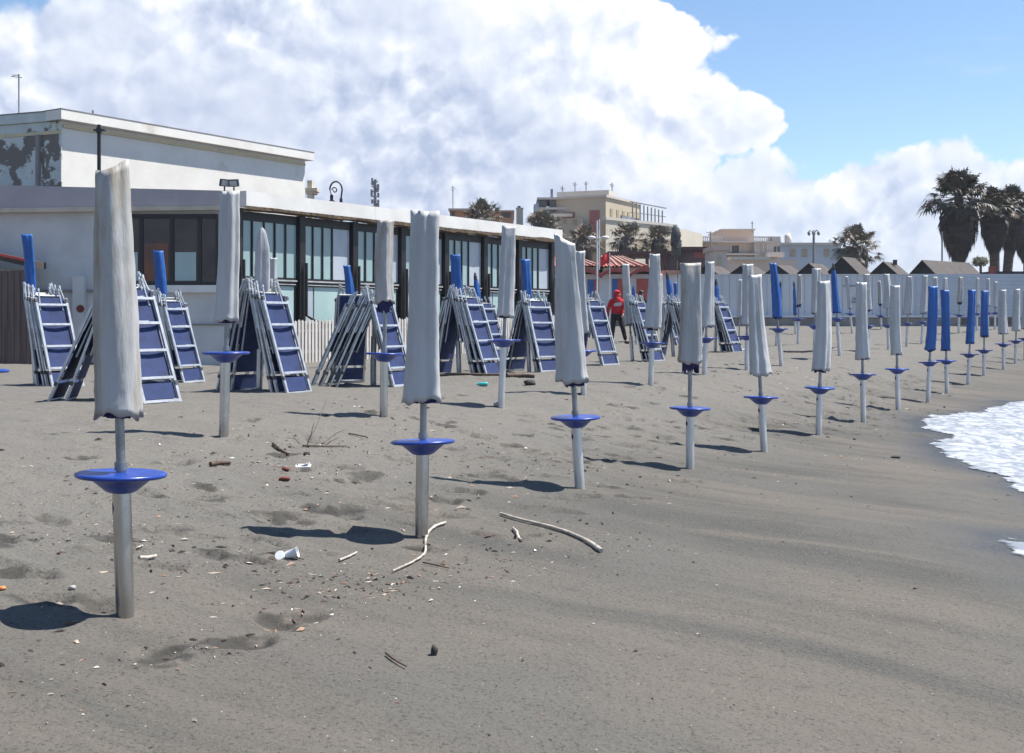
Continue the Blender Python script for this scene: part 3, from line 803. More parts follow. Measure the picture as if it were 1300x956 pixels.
M['trousers'] = mat('black_cloth', (.007, .007, .009), (.012, .011, .013), 7, .85, bump=.4, bscale=20)
M['print'] = mat('pale_grey_print', (.55, .52, .52), (.40, .34, .34), 26, .8, lo=.5, hi=.56)
M['bib'] = mat('pale_yellow_cloth', (.58, .54, .30), (.50, .46, .26), 6, .85)
M['hair'] = mat('dark_hair', (.012, .010, .009), (.02, .016, .014), 20, .6)
M['shoe'] = mat('dark_shoe', (.02, .02, .022), (.03, .03, .03), 10, .6)
M['lens'] = mat('lamp_glass', (.45, .47, .48), (.38, .40, .42), 6, .15)
M['whiteplastic'] = mat('white_plastic', (.72, .73, .73), (.62, .63, .63), 12, .35)
M['turq'] = mat('turquoise_plastic', (.05, .42, .40), (.04, .34, .33), 9, .2)
M['stone'] = mat('pale_stone', (.38, .36, .33), (.26, .25, .23), 14, .85, bump=.5, bscale=40)
M['darkstone'] = mat('black_stone', (.03, .028, .026), (.05, .046, .04), 14, .8, bump=.5, bscale=40)
M['brick'] = mat('worn_red_brick', (.16, .045, .035), (.11, .03, .025), 20, .85, bump=.4, bscale=60)
M['orange'] = mat('orange_peel_plastic', (.50, .20, .05), (.40, .14, .04), 20, .6)

# ------------------------------------------------------------------ the glazed pavilion
C = Vector((-6.4, 27.0)); FD = Vector((.55, .835)).normalized(); FL = 14.12
FM = frame_mat((C.x, C.y, 0), FD)                              # x along the glazed side, -y outward
g0 = .2
PAV = thing('beach_pavilion', 'low pavilion with white parapet and dark-framed glazed side facing the beach', 'building', (C.x, C.y, 0))
def pv(mb, name, m, parent=None):
    """meshes are written in world coordinates; the pavilion's root sits at its corner"""
    mb.v = [(p[0] - C.x, p[1] - C.y, p[2]) for p in mb.v]
    return mb.build(name, m, parent or PAV)
E = C + FD * FL; NB = Vector((-FD.y, FD.x))
mb = MB(); mb.b2(-21, C.x - .06, 27.0, 27.25, g0, 4.02); pv(mb, 'wall', M['wall_grey'])
mb = MB()
mb.prism([(-21, 27.05), (C.x - .02, 27.05), (E.x - .1, E.y), (E.x + NB.x*9, E.y + NB.y*9), (-21, 40)], 3.96, 4.04); pv(mb, 'roof', M['roof_dark'])
# parapet above the plain wall, shade put into its colour, tapering to the corner
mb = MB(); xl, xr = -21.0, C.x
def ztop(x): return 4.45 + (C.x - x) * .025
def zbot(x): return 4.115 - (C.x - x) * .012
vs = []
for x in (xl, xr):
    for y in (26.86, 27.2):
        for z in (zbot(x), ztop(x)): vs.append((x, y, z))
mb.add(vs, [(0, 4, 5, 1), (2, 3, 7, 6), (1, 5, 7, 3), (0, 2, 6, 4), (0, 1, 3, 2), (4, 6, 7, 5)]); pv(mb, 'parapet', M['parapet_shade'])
mb = MB(); vs = []
for x in (xl, xr - .02):
    for y in (26.78, 27.0):
        for z in (zbot(x) - .10, zbot(x) - .003): vs.append((x, y, z))
mb.add(vs, [(0, 4, 5, 1), (2, 3, 7, 6), (1, 5, 7, 3), (0, 2, 6, 4), (0, 1, 3, 2), (4, 6, 7, 5)]); pv(mb, 'ledge', M['ledge'])
# long sunlit parapet of the glazed side
mb = MB()
for a, b_ in ((.0, 4.66), (4.665, 9.3), (9.305, FL)):
    mb.b2(a + (.0 if a else .12), b_, -.34, -.08, 4.10, 4.46, FM)
mb.b2(FL - .3, FL, -.077, 3.5, 4.10, 4.455, FM); pv(mb, 'parapet', M['parapet'])
mb = MB(); rng = random.Random(3); n = 170; vs = []; fs = []
for i in range(n + 1):
    x = .1 + (FL - .2) * i / n
    k = .35 + .65 * min(1, max(0, (x - 4) / 4))
    dz = .03 + k * .10 * max(0, mnoise.noise(Vector((x * 1.1, 0, 3))) + .35) + k * .05 * abs(mnoise.noise(Vector((x * 5, 2, 1))))
    up = .03 + k * .13 * max(0, mnoise.noise(Vector((x * .8, 5, 3))) + .1) ** 1.0
    vs += [(x, -.352 - .02 * rng.random(), 4.10 + up * .6), (x, -.36, 4.10 - dz), (x, -.05, 4.10 - dz * .9 - .02), (x, -.05, 4.095)]
for i in range(n):
    a = i * 4
    for q in range(3): fs.append((a+q, a+q+1, a+5+q, a+4+q))
mb.add(vs, fs, False, FM); pv(mb, 'eaves_lining', M['thatch'])
cols = [.14, 2.2, 4.15, 6.12, 8.1, 10.05, 11.95, 13.9]
for t in cols:
    mb = MB(); mb.b2(t - .095, t + .095, -.12, .2, g0, 4.04, FM)
    mb.tube([FM @ Vector((t + .05, -.19, 2.9)), FM @ Vector((t + .05, -.19, 1.62)), FM @ Vector((t + .22, -.30, 1.5)), FM @ Vector((t + .42, -.36, 1.45))], .035, 8)
    pv(mb, 'column', M['darkframe'])
for k in range(7):
    a, b_ = cols[k] + .135, cols[k+1] - .135; w_ = b_ - a
    fr = MB()
    fr.b2(a, b_, -.04, .10, 3.82, 4.02, FM); fr.b2(a, b_, -.04, .10, 2.33, 2.52, FM); fr.b2(a, b_, -.04, .10, 1.30, 1.42, FM)
    fr.b2(a, a + .05, -.035, .09, 1.42, 2.33, FM); fr.b2(b_ - .05, b_, -.035, .09, 1.42, 2.33, FM); fr.b2(a, b_, .12, .14, 1.3, 4.0, FM)
    fr.b2(a, b_, -.035, .15, g0, 1.30, FM)
    wo = pv(fr, 'window', M['darkframe'])
    rl = MB(); rl.b2(a, b_, -.07, -.043, 2.44, 2.475, FM); rl.b2(a + .05, b_ - .05, -.06, -.043, 2.36, 2.38, FM); pv(rl, 'rail', M['rail'], wo)
    widths = [.17, .21, .20, .20, .22] if k == 0 else ([.17, .21, .21, .41] if k % 2 else [.19, .21, .20, .40])
    tot = sum(widths); x = a + .02
    for q, f_ in enumerate(widths):
        ww = w_ * f_ / tot; rr = random.Random(k * 9 + q)
        gap = .020 + .025 * rr.random()
        pn = MB(); pn.b2(x + gap, x + ww - gap * .6, -.012, .03, 2.53, 3.815, FM)
        pv(pn, 'pane', M['blind_grey'] if (f_ > .3) else M['blind'], wo)
        if q: 
            ml = MB(); ml.b2(x - .018, x + .018, -.05, .08, 2.521, 3.818, FM); pv(ml, 'mullion', M['darkframe'], wo)
        x += ww
    x0 = a + .05; x1 = a + .05 + .30 * (1 if k in (1, 3, 5) else .8)
    pn = MB(); pn.b2(x0 + .02, x1 - .02, -.01, .03, 1.425, 2.328, FM); pv(pn, 'pane', M['blind_grey'], wo)
    pn = MB(); pn.b2(x1 + .03, b_ - .06, -.01, .03, 1.425, 2.328, FM); pv(pn, 'pane', M['blind_pale'], wo)
# dark window in the plain wall
wx0, wx1 = X(163, 27), X(277, 27); wz0, wz1 = Zp(362, 27), Zp(272, 27)
fr = MB(); fr.b2(wx0, wx1, 26.93, 26.997, wz1 - .10, wz1); fr.b2(wx0, wx1, 26.93, 26.997, wz0, wz0 + .07)
xs_ = [X(p, 27) for p in (163, 180, 219, 254, 277)]
for i, x in enumerate(xs_):
    fr.b2(x - (.0 if i == 0 else .045), x + (.0 if i == len(xs_)-1 else .045), 26.935, 26.997, wz0 + .07, wz1 - .10)
zt_ = wz0 + (wz1 - wz0) * .66
wo = pv(fr, 'window', M['darkframe'])
for i in range(4):
    pn = MB(); pn.b2(xs_[i] + .045, xs_[i+1] - .045, 26.965, 26.995, wz0 + .07, wz1 - .10)
    po = pv(pn, 'pane', M['glass_dark'], wo)
for i, mm in ((0, M['blind']), (1, M['brick']), (2, M['blind'])):  # flat teal and orange-brown panels set before the dark panes
    cu = MB(); cu.b2(xs_[i] + .07, xs_[i+1] - .08, 26.955, 26.962, wz0 + .10, wz0 + (.75 if i != 1 else .95)); pv(cu, 'colour_panel', mm if i != 1 else M['orange_panel'] if 'orange_panel' in M else mat('orange_brown_panel', (.20, .075, .035), (.10, .06, .05), 2, .6), wo)
mb = MB(); mb.b2(X(150, 27), X(283, 27) - .05, 26.85, 26.997, wz0 - .17, wz0 - .004); pv(mb, 'sill', M['parapet'])
mb = MB(); mb.b2(-21, X(150, 27) - .03, 26.94, 26.997, Zp(371, 27), Zp(368, 27)); pv(mb, 'ledge', M['concrete'])
mb = MB(); mb.b2(X(150, 27) - .02, C.x - .15, 26.955, 26.997, Zp(413, 27), Zp(411, 27)); pv(mb, 'ledge', M['concrete'])
mb = MB(); mb.b2(X(94, 26.9), X(109, 26.9), 26.80, 26.997, .3, Zp(351, 26.9)); bx_ = pv(mb, 'meter_box', M['wall_grey'])
mb = MB(); mb.lathe([(.09, 0), (.09, .006)], 16, Matrix.Translation((X(102, 26.8), 26.799, Zp(392, 26.8))) @ Matrix.Rotation(R(90), 4, 'X')); pv(mb, 'emblem', M['brick'], bx_)
for px, lab in ((285, 'left one of two black floodlights on the pavilion corner'), (297, 'right one of two black floodlights on the pavilion corner')):
    d = 26.95; t = thing('floodlight', lab, 'floodlight', (X(px, d), d, ztop(X(px, d)) - .01), 0, 'floodlights on the pavilion roof')
    mb = MB(); mb.box((0, 0, .06), (.03, .03, .14)); mb.build('bracket', M['black'], t)
    RM = Matrix.Translation((0, 0, .20)) @ Matrix.Rotation(R(40 if px < 290 else -12), 4, 'Z') @ Matrix.Rotation(R(18), 4, 'X')
    mb = MB(); mb.box((0, 0, 0), (.22, .07, .16), RM); hd = mb.build('housing', M['black'], t)
    mb = MB(); mb.box((0, -.038, 0), (.18, .012, .12), RM); mb.build('lamp_glass', M['lens'], t)

# picket fence before the glazing
pf = MB(); t = -.15
while t < 14.3:
    p = FM @ Vector((t, -.62, 0)); z = gz(p.x, p.y)
    hgt = 1.02 + random.Random(int(t*100)).uniform(-.02, .02)
    pf.b2(t, t + .075, -.63, -.61, z - .05, z + hgt - .04, FM)
    pf.add([FM @ Vector(v) for v in ((t, -.63, z+hgt-.04), (t+.075, -.63, z+hgt-.04), (t+.0375, -.63, z+hgt), (t, -.61, z+hgt-.04), (t+.075, -.61, z+hgt-.04), (t+.0375, -.61, z+hgt))], [(0, 1, 2), (5, 4, 3), (1, 4, 5, 2), (0, 2, 5, 3)])
    t += .118
for zz in (.25, .75):
    a = FM @ Vector((-.15, -.59, 0)); b_ = FM @ Vector((14.3, -.59, 0))
    pf.bar((a.x, a.y, gz(a.x, a.y) + zz), (b_.x, b_.y, gz(b_.x, b_.y) + zz), .03, .07)
tag(pf.build('picket_fence', M['picket']), 'low white picket fence along the foot of the glazed pavilion side', 'fence')
# small signs at the far end of the pavilion
sg = MB(); d = 38.9; sg.b2(X(705, d), X(710, d), d, d + .05, Zp(332, d), Zp(320, d)); sgo = sg.build('wall_sign', M['redtrim'])
tag(sgo, 'small red and white square sign at the far pavilion corner', 'sign')
s2 = MB(); s2.b2(X(706, d), X(709, d), d - .012, d - .004, Zp(326, d), Zp(322, d)); s2.build('sign_face', M['whiteplastic'], sgo)
mb = MB(); mb.blob((X(706, d), d - .1, Zp(346, d)), (.10, .10, .10)); tag(mb.build('alarm_siren', M['redtrim']), 'round red siren at the far pavilion corner', 'siren')

# brown plank fence and the lean-to roof at the left edge
pf = MB(); d = 25.9; x = X(-60, d)
while x < X(37, d):
    z = gz(x, d); w_ = .135
    pf.b2(x, x + w_ - .012, d, d + .03, z - .1, Zp(343, d) + random.Random(int(x*99)).uniform(-.015, .01)); x += w_
pf.b2(X(-60, d), X(37, d), d + .035, d + .08, 1.0, 1.1); pf.b2(X(-60, d), X(37, d), d + .035, d + .08, 2.1, 2.2)
tag(pf.build('plank_fence', M['brownwood']), 'tall brown vertical plank fence at the left edge', 'fence')
t = thing('lean_to_roof', 'small slanting roof with red edge behind the plank fence', 'roof', (X(0, 26.2), 26.2, Zp(343, 26.2)))
mb = MB(); y0, y1 = -.1, .58
P0 = (X(-70, 26.2) - t.location.x, .62); P1 = (X(46, 26.2) - t.location.x, Zp(333, 26.2) - t.location.z); zl = Zp(308, 26.2) - t.location.z
def strip(zo0, zo1, mname, nm, ya, yb):
    m_ = MB(); vs = []
    for xx, zz in ((P0[0], zl), (P1[0], P1[1])):
        for yy in (ya, yb):
            for q in (zo0, zo1): vs.append((xx, yy, zz + q))
    m_.add(vs, [(0, 4, 5, 1), (2, 3, 7, 6), (1, 5, 7, 3), (0, 2, 6, 4), (0, 1, 3, 2), (4, 6, 7, 5)]); return m_.build(nm, M[mname], t)
strip(-.03, .03, 'redtrim', 'red_edge', -.13, -.10)
strip(-.13, .02, 'roof_dark', 'roof_sheet', -.097, .55)
mb = MB(); mb.add([(P0[0], -.05, -.02), (X(27, 26.2) - t.location.x, -.05, -.02), (P0[0], -.05, .22), (P0[0], .5, -.02), (X(27, 26.2) - t.location.x, .5, -.02), (P0[0], .5, .22)], [(0, 1, 2), (5, 4, 3), (0, 3, 4, 1), (1, 4, 5, 2), (0, 2, 5, 3)]); mb.build('gable_board', M['beige'], t)
mb = MB()
for px in (-50, 30): mb.b2(X(px, 26.2) - t.location.x - .05, X(px, 26.2) - t.location.x + .05, .2, .3, -1.95, zl - .3 if px < 0 else .22)
mb.build('post', M['brownwood'], t)

# ------------------------------------------------------------------ the taller block behind
U = Vector((-11.8, 31.0)); UD = Vector((.545, .838)).normalized(); UL = 9.2; V2 = U + UD * UL; LD = Vector((-.93, .37)).normalized(); W2 = U + LD * 14
UB = thing('upper_block', 'taller whitewashed block with peeling plaster behind the pavilion', 'building', (U.x, U.y, 0))
def ub(mb, name, m, parent=None):
    mb.v = [(p[0] - U.x, p[1] - U.y, p[2]) for p in mb.v]; return mb.build(name, m, parent or UB)
UM = frame_mat((U.x, U.y, 0), UD); LM = frame_mat((U.x, U.y, 0), -LD)       # LM: x runs from the left end towards the corner (negative x)
mb = MB(); mb.prism([(U.x + LD.x*.02, U.y + .02), tuple(V2), (V2.x + LD.x*14, V2.y + LD.y*14), tuple(W2)], .3, 6.74); ub(mb, 'wall', M['plaster'])
mb = MB(); mb.b2(-14, -.004, -.035, -.004, .3, 6.735, LM); ub(mb, 'peeling_front', M['peel'])
mb = MB(); mb.b2(-.22, UL + .16, -.26, .4, 6.742, 6.995, UM); ub(mb, 'cornice', M['plaster'])
mb = MB(); mb.b2(-14, -.03, -.10, .3, 6.742, 6.99, LM); ub(mb, 'cornice', M['peel'])
mb = MB(); mb.b2(-.23, UL + .17, -.27, .45, 6.998, 7.02, UM); mb.b2(-14, -.30, -.12, .35, 6.998, 7.018, LM); ub(mb, 'coping', M['concrete'])
mb = MB(); mb.b2(.02, UL, -.03, -.002, 6.57, 6.65, UM); mb.b2(-14, -.02, -.06, -.037, 6.40, 6.49, LM); ub(mb, 'string_course', M['yellowline'])
xq = (X(52, 31.3) - U.x) / (-LD.x); mb = MB(); mb.b2(-abs(xq) - .05, -abs(xq) + .05, -.13, -.04, 3.0, 6.4, LM); ub(mb, 'drainpipe', M['concrete'])
mb = MB(); mb.b2(-abs(xq) - .42, -abs(xq) - .10, -.06, -.037, 3.0, 6.38, LM); ub(mb, 'pilaster', M['peel'])
d = 39.6; mb = MB(); mb.b2(X(390, d), X(396, d), d, d + .5, 4.0, Zp(229, d)); mb.b2(X(388, d), X(403, d), d - .1, d + .55, Zp(243, d), Zp(239, d)); mb.b2(X(388, d), X(400, d), d - .05, d + .5, Zp(246, d), Zp(243, d) - .003)
tag(mb.build('chimney', M['ledge']), 'small brown stepped chimney at the right end of the tall block', 'chimney')
def mast(px, d, py0, py1, bars, label, r=.025, m='metal_grey', name='antenna', zb=None):
    mb = MB(); x = X(px, d); z0 = Zp(py0, d) if zb is None else zb
    mb.tube([(x, d, z0), (x, d, Zp(py1, d))], r, 6)
    for pa, pb, py, dy in bars: mb.tube([(X(pa, d), d, Zp(py, d)), (X(pb, d), d + dy, Zp(py + (.6 if dy else 0), d))], r * .7, 5)
    return tag(mb.build(name, M[m]), label, 'antenna')
mast(24, 33, 141, 94, [(14, 26, 97, .1), (16, 24, 95.5, 0)], 'thin television antenna above the peeling wall at far left', .02, zb=6.9)
mast(118, 34, 150, 140, [], 'short stub pipe on the roof of the tall block', .03, zb=6.5)
d = 29.5; mb = MB(); mb.b2(X(123.3, d), X(127, d), d, d + .07, 4.0, Zp(158, d)); mb.b2(X(119, d), X(133, d), d - .03, d + .1, Zp(166.5, d), Zp(164, d)); mb.b2(X(122.5, d), X(128, d), d - .02, d + .08, Zp(169, d), Zp(162, d))
tag(mb.build('roof_cross', M['black']), 'black iron cross standing on the pavilion roof', 'cross')

# ornate lamp, cell tower
d = 46; x0, zb, zt = X(433, d), gz(X(433, d), d), Zp(252, d); t = thing('street_lamp', 'black scrolled street lamp with one hanging lantern above the pavilion roof', 'street lamp', (x0, d, zb))
mb = MB(); mb.tube([(0, 0, 0), (0, 0, zt - zb)], .06, 8)
cx, cz, rr = X(426.5, d) - x0, Zp(241, d) - zb, .24
pts = [(0, 0, zt - zb)] + [(cx + rr*1.0*math.cos(a), 0, cz + rr*1.35*math.sin(a)) for a in [R(v) for v in range(0, 200, 20)]]
mb.tube(pts, .035, 6); mb.tube([(cx - .05 + .11*math.cos(a)*(1-i*.05), 0, cz - .02 + .13*math.sin(a)*(1-i*.05)) for i, a in enumerate([R(v) for v in range(180, -200, -30)])], .025, 6); mb.build('pole', M['black'], t)
mb = MB(); mb.lathe([(.03, .16), (.07, .10), (.06, -.05), (.17, -.14), (.16, -.18), (.06, -.20)], 12, None, (X(421, d) - x0, 0, Zp(252, d) - zb)); mb.tube([(X(421, d) - x0, 0, Zp(249, d) - zb), (cx - rr, 0, cz)], .02, 6); mb.build('lantern', M['black'], t)
d = 160; mb = MB(); x0 = X(476, d); mb.tube([(x0, d, 2), (x0, d, Zp(229, d))], .18, 8)
rng = random.Random(5)
for k in range(16):
    z = Zp(231 + 2.1 * k, d); a = rng.uniform(0, 6.28); mb.box((x0 + .45*math.cos(a), d + .45*math.sin(a), z), (.28, .22, rng.uniform(.5, 1.1)))
    if k % 3 == 0: mb.lathe([(.5, 0), (.5, .08)], 10, None, (x0, d, z))
tag(mb.build('cell_tower', M['metal_grey']), 'grey cell tower with stacked antennas beyond the pavilion roof', 'tower')

# ------------------------------------------------------------------ white wall, cabins
WD = 53.4
def zz(py): return Zp(py, WD)
t = thing('white_wall', 'long white panelled wall on a concrete kerb across the upper beach', 'wall', (X(860, WD), WD, zz(413)))
ox, oz = t.location.x, t.location.z
mb = MB(); x = X(861, WD)
while x < X(1160, WD):
    mb.b2(x - ox, x + .28 - ox, 0, .12, zz(403) - oz, zz(349.5) - oz); mb.b2(x + .285 - ox, x + .335 - ox, -.03, .12, zz(403) - oz, zz(349.5) - oz); x += .34
mb.b2(X(861, WD) - ox, X(1160, WD) - ox, -.05, .15, zz(349.4) - oz, zz(348) - oz); mb.build('corrugated_panel', M['white_panel'], t)
mb = MB(); k = 0
while zz(403 - k*4.6) < zz(348.5):
    mb.b2(X(1161.5, WD) - ox, X(1420, WD) - ox, -.02 if k % 2 else -.035, .12, zz(403 - k*4.6) - oz + .006, zz(403 - (k+1)*4.6) - oz); k += 1
mb.build('siding', M['white_siding'], t)
mb = MB(); mb.b2(X(861, WD) - ox, X(1215, WD) - ox, -.25, .2, zz(403) - oz - .003, zz(400.3) - oz); mb.build('ledge', M['white_panel'], t)
mb = MB(); mb.b2(X(861, WD) - ox, X(1420, WD) - ox, -.12, .3, -.9, zz(403.3) - oz - .02); mb.build('kerb', M['concrete'], t)
for pa, pb in ((1219, 1229), (1256, 1265), (1277, 1284)):
    mb = MB(); mb.b2(X(pa, WD) - ox, X(pb, WD) - ox, -.14, -.125, zz(412) - oz, zz(404) - oz); mb.build('opening', M['win_dark'], t)
mb = MB()
for pa, pb, py in ((1070, 1086, 363), (1080, 1100, 383), (1082, 1098, 379)): mb.bar((X(pa, WD) - ox, -.10, zz(py) - oz), (X(pb, WD) - ox, -.10, zz(py + (2 if pa != 1070 else 0)) - oz), .04, .05)
mb.build('bracket', M['metal_grey'], t)

t = thing('cabin_row', 'white beach cabins with blue and red doors under red arched roofs', 'cabins', (X(740, WD), WD, zz(415)))
ox, oz = t.location.x, t.location.z
mb = MB(); mb.b2(X(700, WD) - ox, X(860, WD) - ox, 0, 2.4, zz(404) - oz, zz(348) - oz); mb.build('wall', M['white_panel'], t)
mb = MB(); mb.b2(X(700, WD) - ox, X(860.5, WD) - ox, -.4, .6, -.9, zz(404) - oz - .003); mb.build('kerb', M['concrete'], t)
for pa, pb, pt, mm in ((746, 754, 355, 'blue_door'), (754.3, 760, 355, 'red_door'), (777, 784, 354, 'blue_door'), (784.3, 791, 354, 'red_door'), (808, 823, 354, 'red_door')):
    mb = MB(); mb.b2(X(pa, WD) - ox, X(pb, WD) - ox, -.04, -.003, zz(403.6) - oz, zz(pt) - oz); mb.build('door', M[mm], t)
for pc, hw, pt, pe in ((742, 20, 341.5, 349), (781, 17.5, 341.5, 348.5), (817, 18, 340.5, 348.5)):
    mb = MB(); n = 14; vs = []; fs = []
    for i in range(n + 1):
        u = -1 + 2*i/n; xx = X(pc + hw*u*1.05, WD) - ox; zt_ = zz(pe + (pt - pe) * (math.cos(u*PI/2)**.8)) - oz + .02
        for yy in (-.55, 2.6):
            vs += [(xx, yy, zt_), (xx, yy, zt_ - .17)]
    for i in range(n):
        a = i*4; fs += [(a, a+4, a+6, a+2), (a+1, a+3, a+7, a+5), (a, a+1, a+5, a+4), (a+2, a+6, a+7, a+3)]
    fs += [(0, 2, 3, 1), (n*4, n*4+1, n*4+3, n*4+2)]
    mb.add(vs, fs); mb.build('roof', M['redroof'], t)
    mb = MB(); vs = []
    mb.prism([(X(pc - hw*.9, WD) - ox, .05), (X(pc + hw*.9, WD) - ox, .05), (X(pc + hw*.9, WD) - ox, .2), (X(pc - hw*.9, WD) - ox, .2)], zz(348) - oz + .003, zz(344.5) - oz); mb.build('gable', M['gable'], t)
mb = MB(); mb.b2(X(842, WD) - ox, X(862, WD) - ox, -.3, 2.5, zz(348) - oz + .004, zz(343.5) - oz); mb.build('roof', mat('pale_orange_roof_edge', (.52, .27, .18), (.45, .23, .16), 2, .7), t)

labs = ['left end hut with a low dark gable, beside the frilled white umbrella', 'dark gabled hut hidden partly by the frilled umbrella', 'dark gabled hut just left of the tall leaning blue umbrella',
        'dark gabled hut just right of the tall leaning blue umbrella', 'dark gabled hut below the many-globed lamp post', 'dark gabled hut with the highest gable, under the grey palm', 'dark gabled hut right of the grey palm', 'longest dark hut roof, below the big palms']
for i, (px, py) in enumerate(((866, 339), (897, 337), (942, 337), (987, 336), (1028, 334), (1070, 326), (1122, 332), (1172, 330))):
    d = 56.5; wd = 1.6 if i != 5 else 1.9; dl = 1.5 if i < 7 else 4.2; ph = R(42 if i < 7 else 62)
    ze = Zp(350.5, d); zp = Zp(py, d); t = thing('beach_hut', labs[i], 'hut', (X(px, d), d, gz(X(px, d), d)), 0, 'dark gabled huts behind the white wall')
    HM = frame_mat((0, 0, -t.location.z), (math.cos(ph - R(0)) if False else math.cos(PI/2 - ph + 0), -math.sin(PI/2 - ph)) if False else (math.cos(R(38)), -math.sin(R(38))))
    if i == 7: HM = frame_mat((0, 0, -t.location.z), (math.cos(R(50)), -math.sin(R(50))))
    mb = MB(); mb.b2(-wd/2, wd/2, 0.02, dl - .02, t.location.z - .3, ze - .01, HM); mb.build('wall', M['gable'], t)
    ov = .10; hz = zp - ze
    gb = MB(); gb.add([HM @ Vector(v) for v in ((-wd/2, .02, ze), (wd/2, .02, ze), (0, .02, zp - .07), (-wd/2, dl-.02, ze), (wd/2, dl-.02, ze), (0, dl-.02, zp - .07))], [(0, 1, 2), (5, 4, 3), (0, 3, 4, 1)]); gb.build('gable', M['gable'], t)
    rf = MB()
    for sx in (-1, 1):
        vs = []
        for yy in (-.12, dl + .05):
            vs += [HM @ Vector((0, yy, zp)), HM @ Vector((sx*(wd/2 + ov), yy, ze - hz*ov/(wd/2))), HM @ Vector((sx*(wd/2 + ov), yy, ze - hz*ov/(wd/2) - .06)), HM @ Vector((0, yy, zp - .06))]
        rf.add(vs, [(0, 1, 5, 4), (2, 3, 7, 6), (1, 2, 6, 5), (0, 3, 2, 1), (4, 5, 6, 7), (0, 4, 7, 3)])
    rf.build('roof', M['roof_dark'], t)
    if i in (6,):
        cn = MB(); cn.box(HM @ Vector((.25, .8, zp - .02)), (.16, .16, .25)); cn.build('chimney', M['roof_dark'], t)
d = 58; mb = MB(); mb.b2(X(1258, d), X(1420, d), d, d + 3, gz(X(1300, d), d) - .2, Zp(344.5, d)); tag(mb.build('flat_shed', M['gable']), 'low flat dark shed under the palms at right', 'shed')
d = 56; mb = MB(); mb.b2(X(1259, d), X(1261, d), d, d + .4, Zp(350, d), Zp(338, d)); mb.b2(X(1262.2, d), X(1264, d), d, d + .4, Zp(350, d), Zp(338, d)); mb.b2(X(1258, d), X(1265, d), d - .05, d + .45, .9, Zp(350, d) - .003)
tag(mb.build('boundary_post', M['redroof']), 'short double red post at the end of the longest hut roof', 'post')

# pergola, small block, tiled houses
d = 70; g1 = 1.0
t = thing('pergola', 'dark red brown flat-roofed pergola behind the cabins', 'pergola', (X(835, d), d, g1)); ox, oz = t.location.x, t.location.z
mb = MB(); mb.b2(X(772, d) - ox, X(862, d) - ox, 0, 5, Zp(323, d) - oz, Zp(319, d) - oz); mb.b2(X(864, d) - ox, X(908, d) - ox, -.2, 5, Zp(318, d) - oz, Zp(313.5, d) - oz); mb.build('roof', M['pergola'], t)
for px in (776, 800, 822, 845, 862):
    mb = MB(); mb.b2(X(px, d) - ox - .09, X(px, d) - ox + .09, .1, .3, -.2, Zp(323, d) - oz - .003); mb.build('post', M['pergola'], t)
mb = MB(); mb.b2(X(850, d) - ox, X(906, d) - ox, .3, 4.5, -.2, Zp(318, d) - oz - .004); mb.build('wall', M['violetwall'], t)
mb = MB(); mb.b2(X(882, d) - ox, X(899, d) - ox, .25, .297, Zp(327, d) - oz, Zp(320, d) - oz); mb.build('panel', M['shutter'], t)
d = 66; mb = MB(); t = thing('small_white_block', 'small whitish block with arched niche right of the pergola', 'building', (X(912, d), d, 1.0)); ox, oz = t.location.x, t.location.z
mb.b2(X(906, d) - ox, X(923, d) - ox, 0, 3, -.2, Zp(318, d) - oz); mb.build('wall', M['palewall'], t)
mb = MB(); mb.b2(X(904, d) - ox, X(925, d) - ox, -.2, 3.2, Zp(318, d) - oz + .003, Zp(312, d) - oz); mb.build('roof', M['pinkwall'], t)
mb = MB(); n = 10; pts = [(X(910, d) - ox, Zp(340, d) - oz)] + [(X(913 + 3*math.cos(a), d) - ox, Zp(328 - 4*math.sin(a), d) - oz) for a in [PI - PI*k/n for k in range(n + 1)]] + [(X(916, d) - ox, Zp(340, d) - oz)]
mb.add([(p[0], -.02, p[1]) for p in pts] + [(p[0], -.004, p[1]) for p in pts], [tuple(range(len(pts)))]); mb.build('niche', M['ochre'], t)
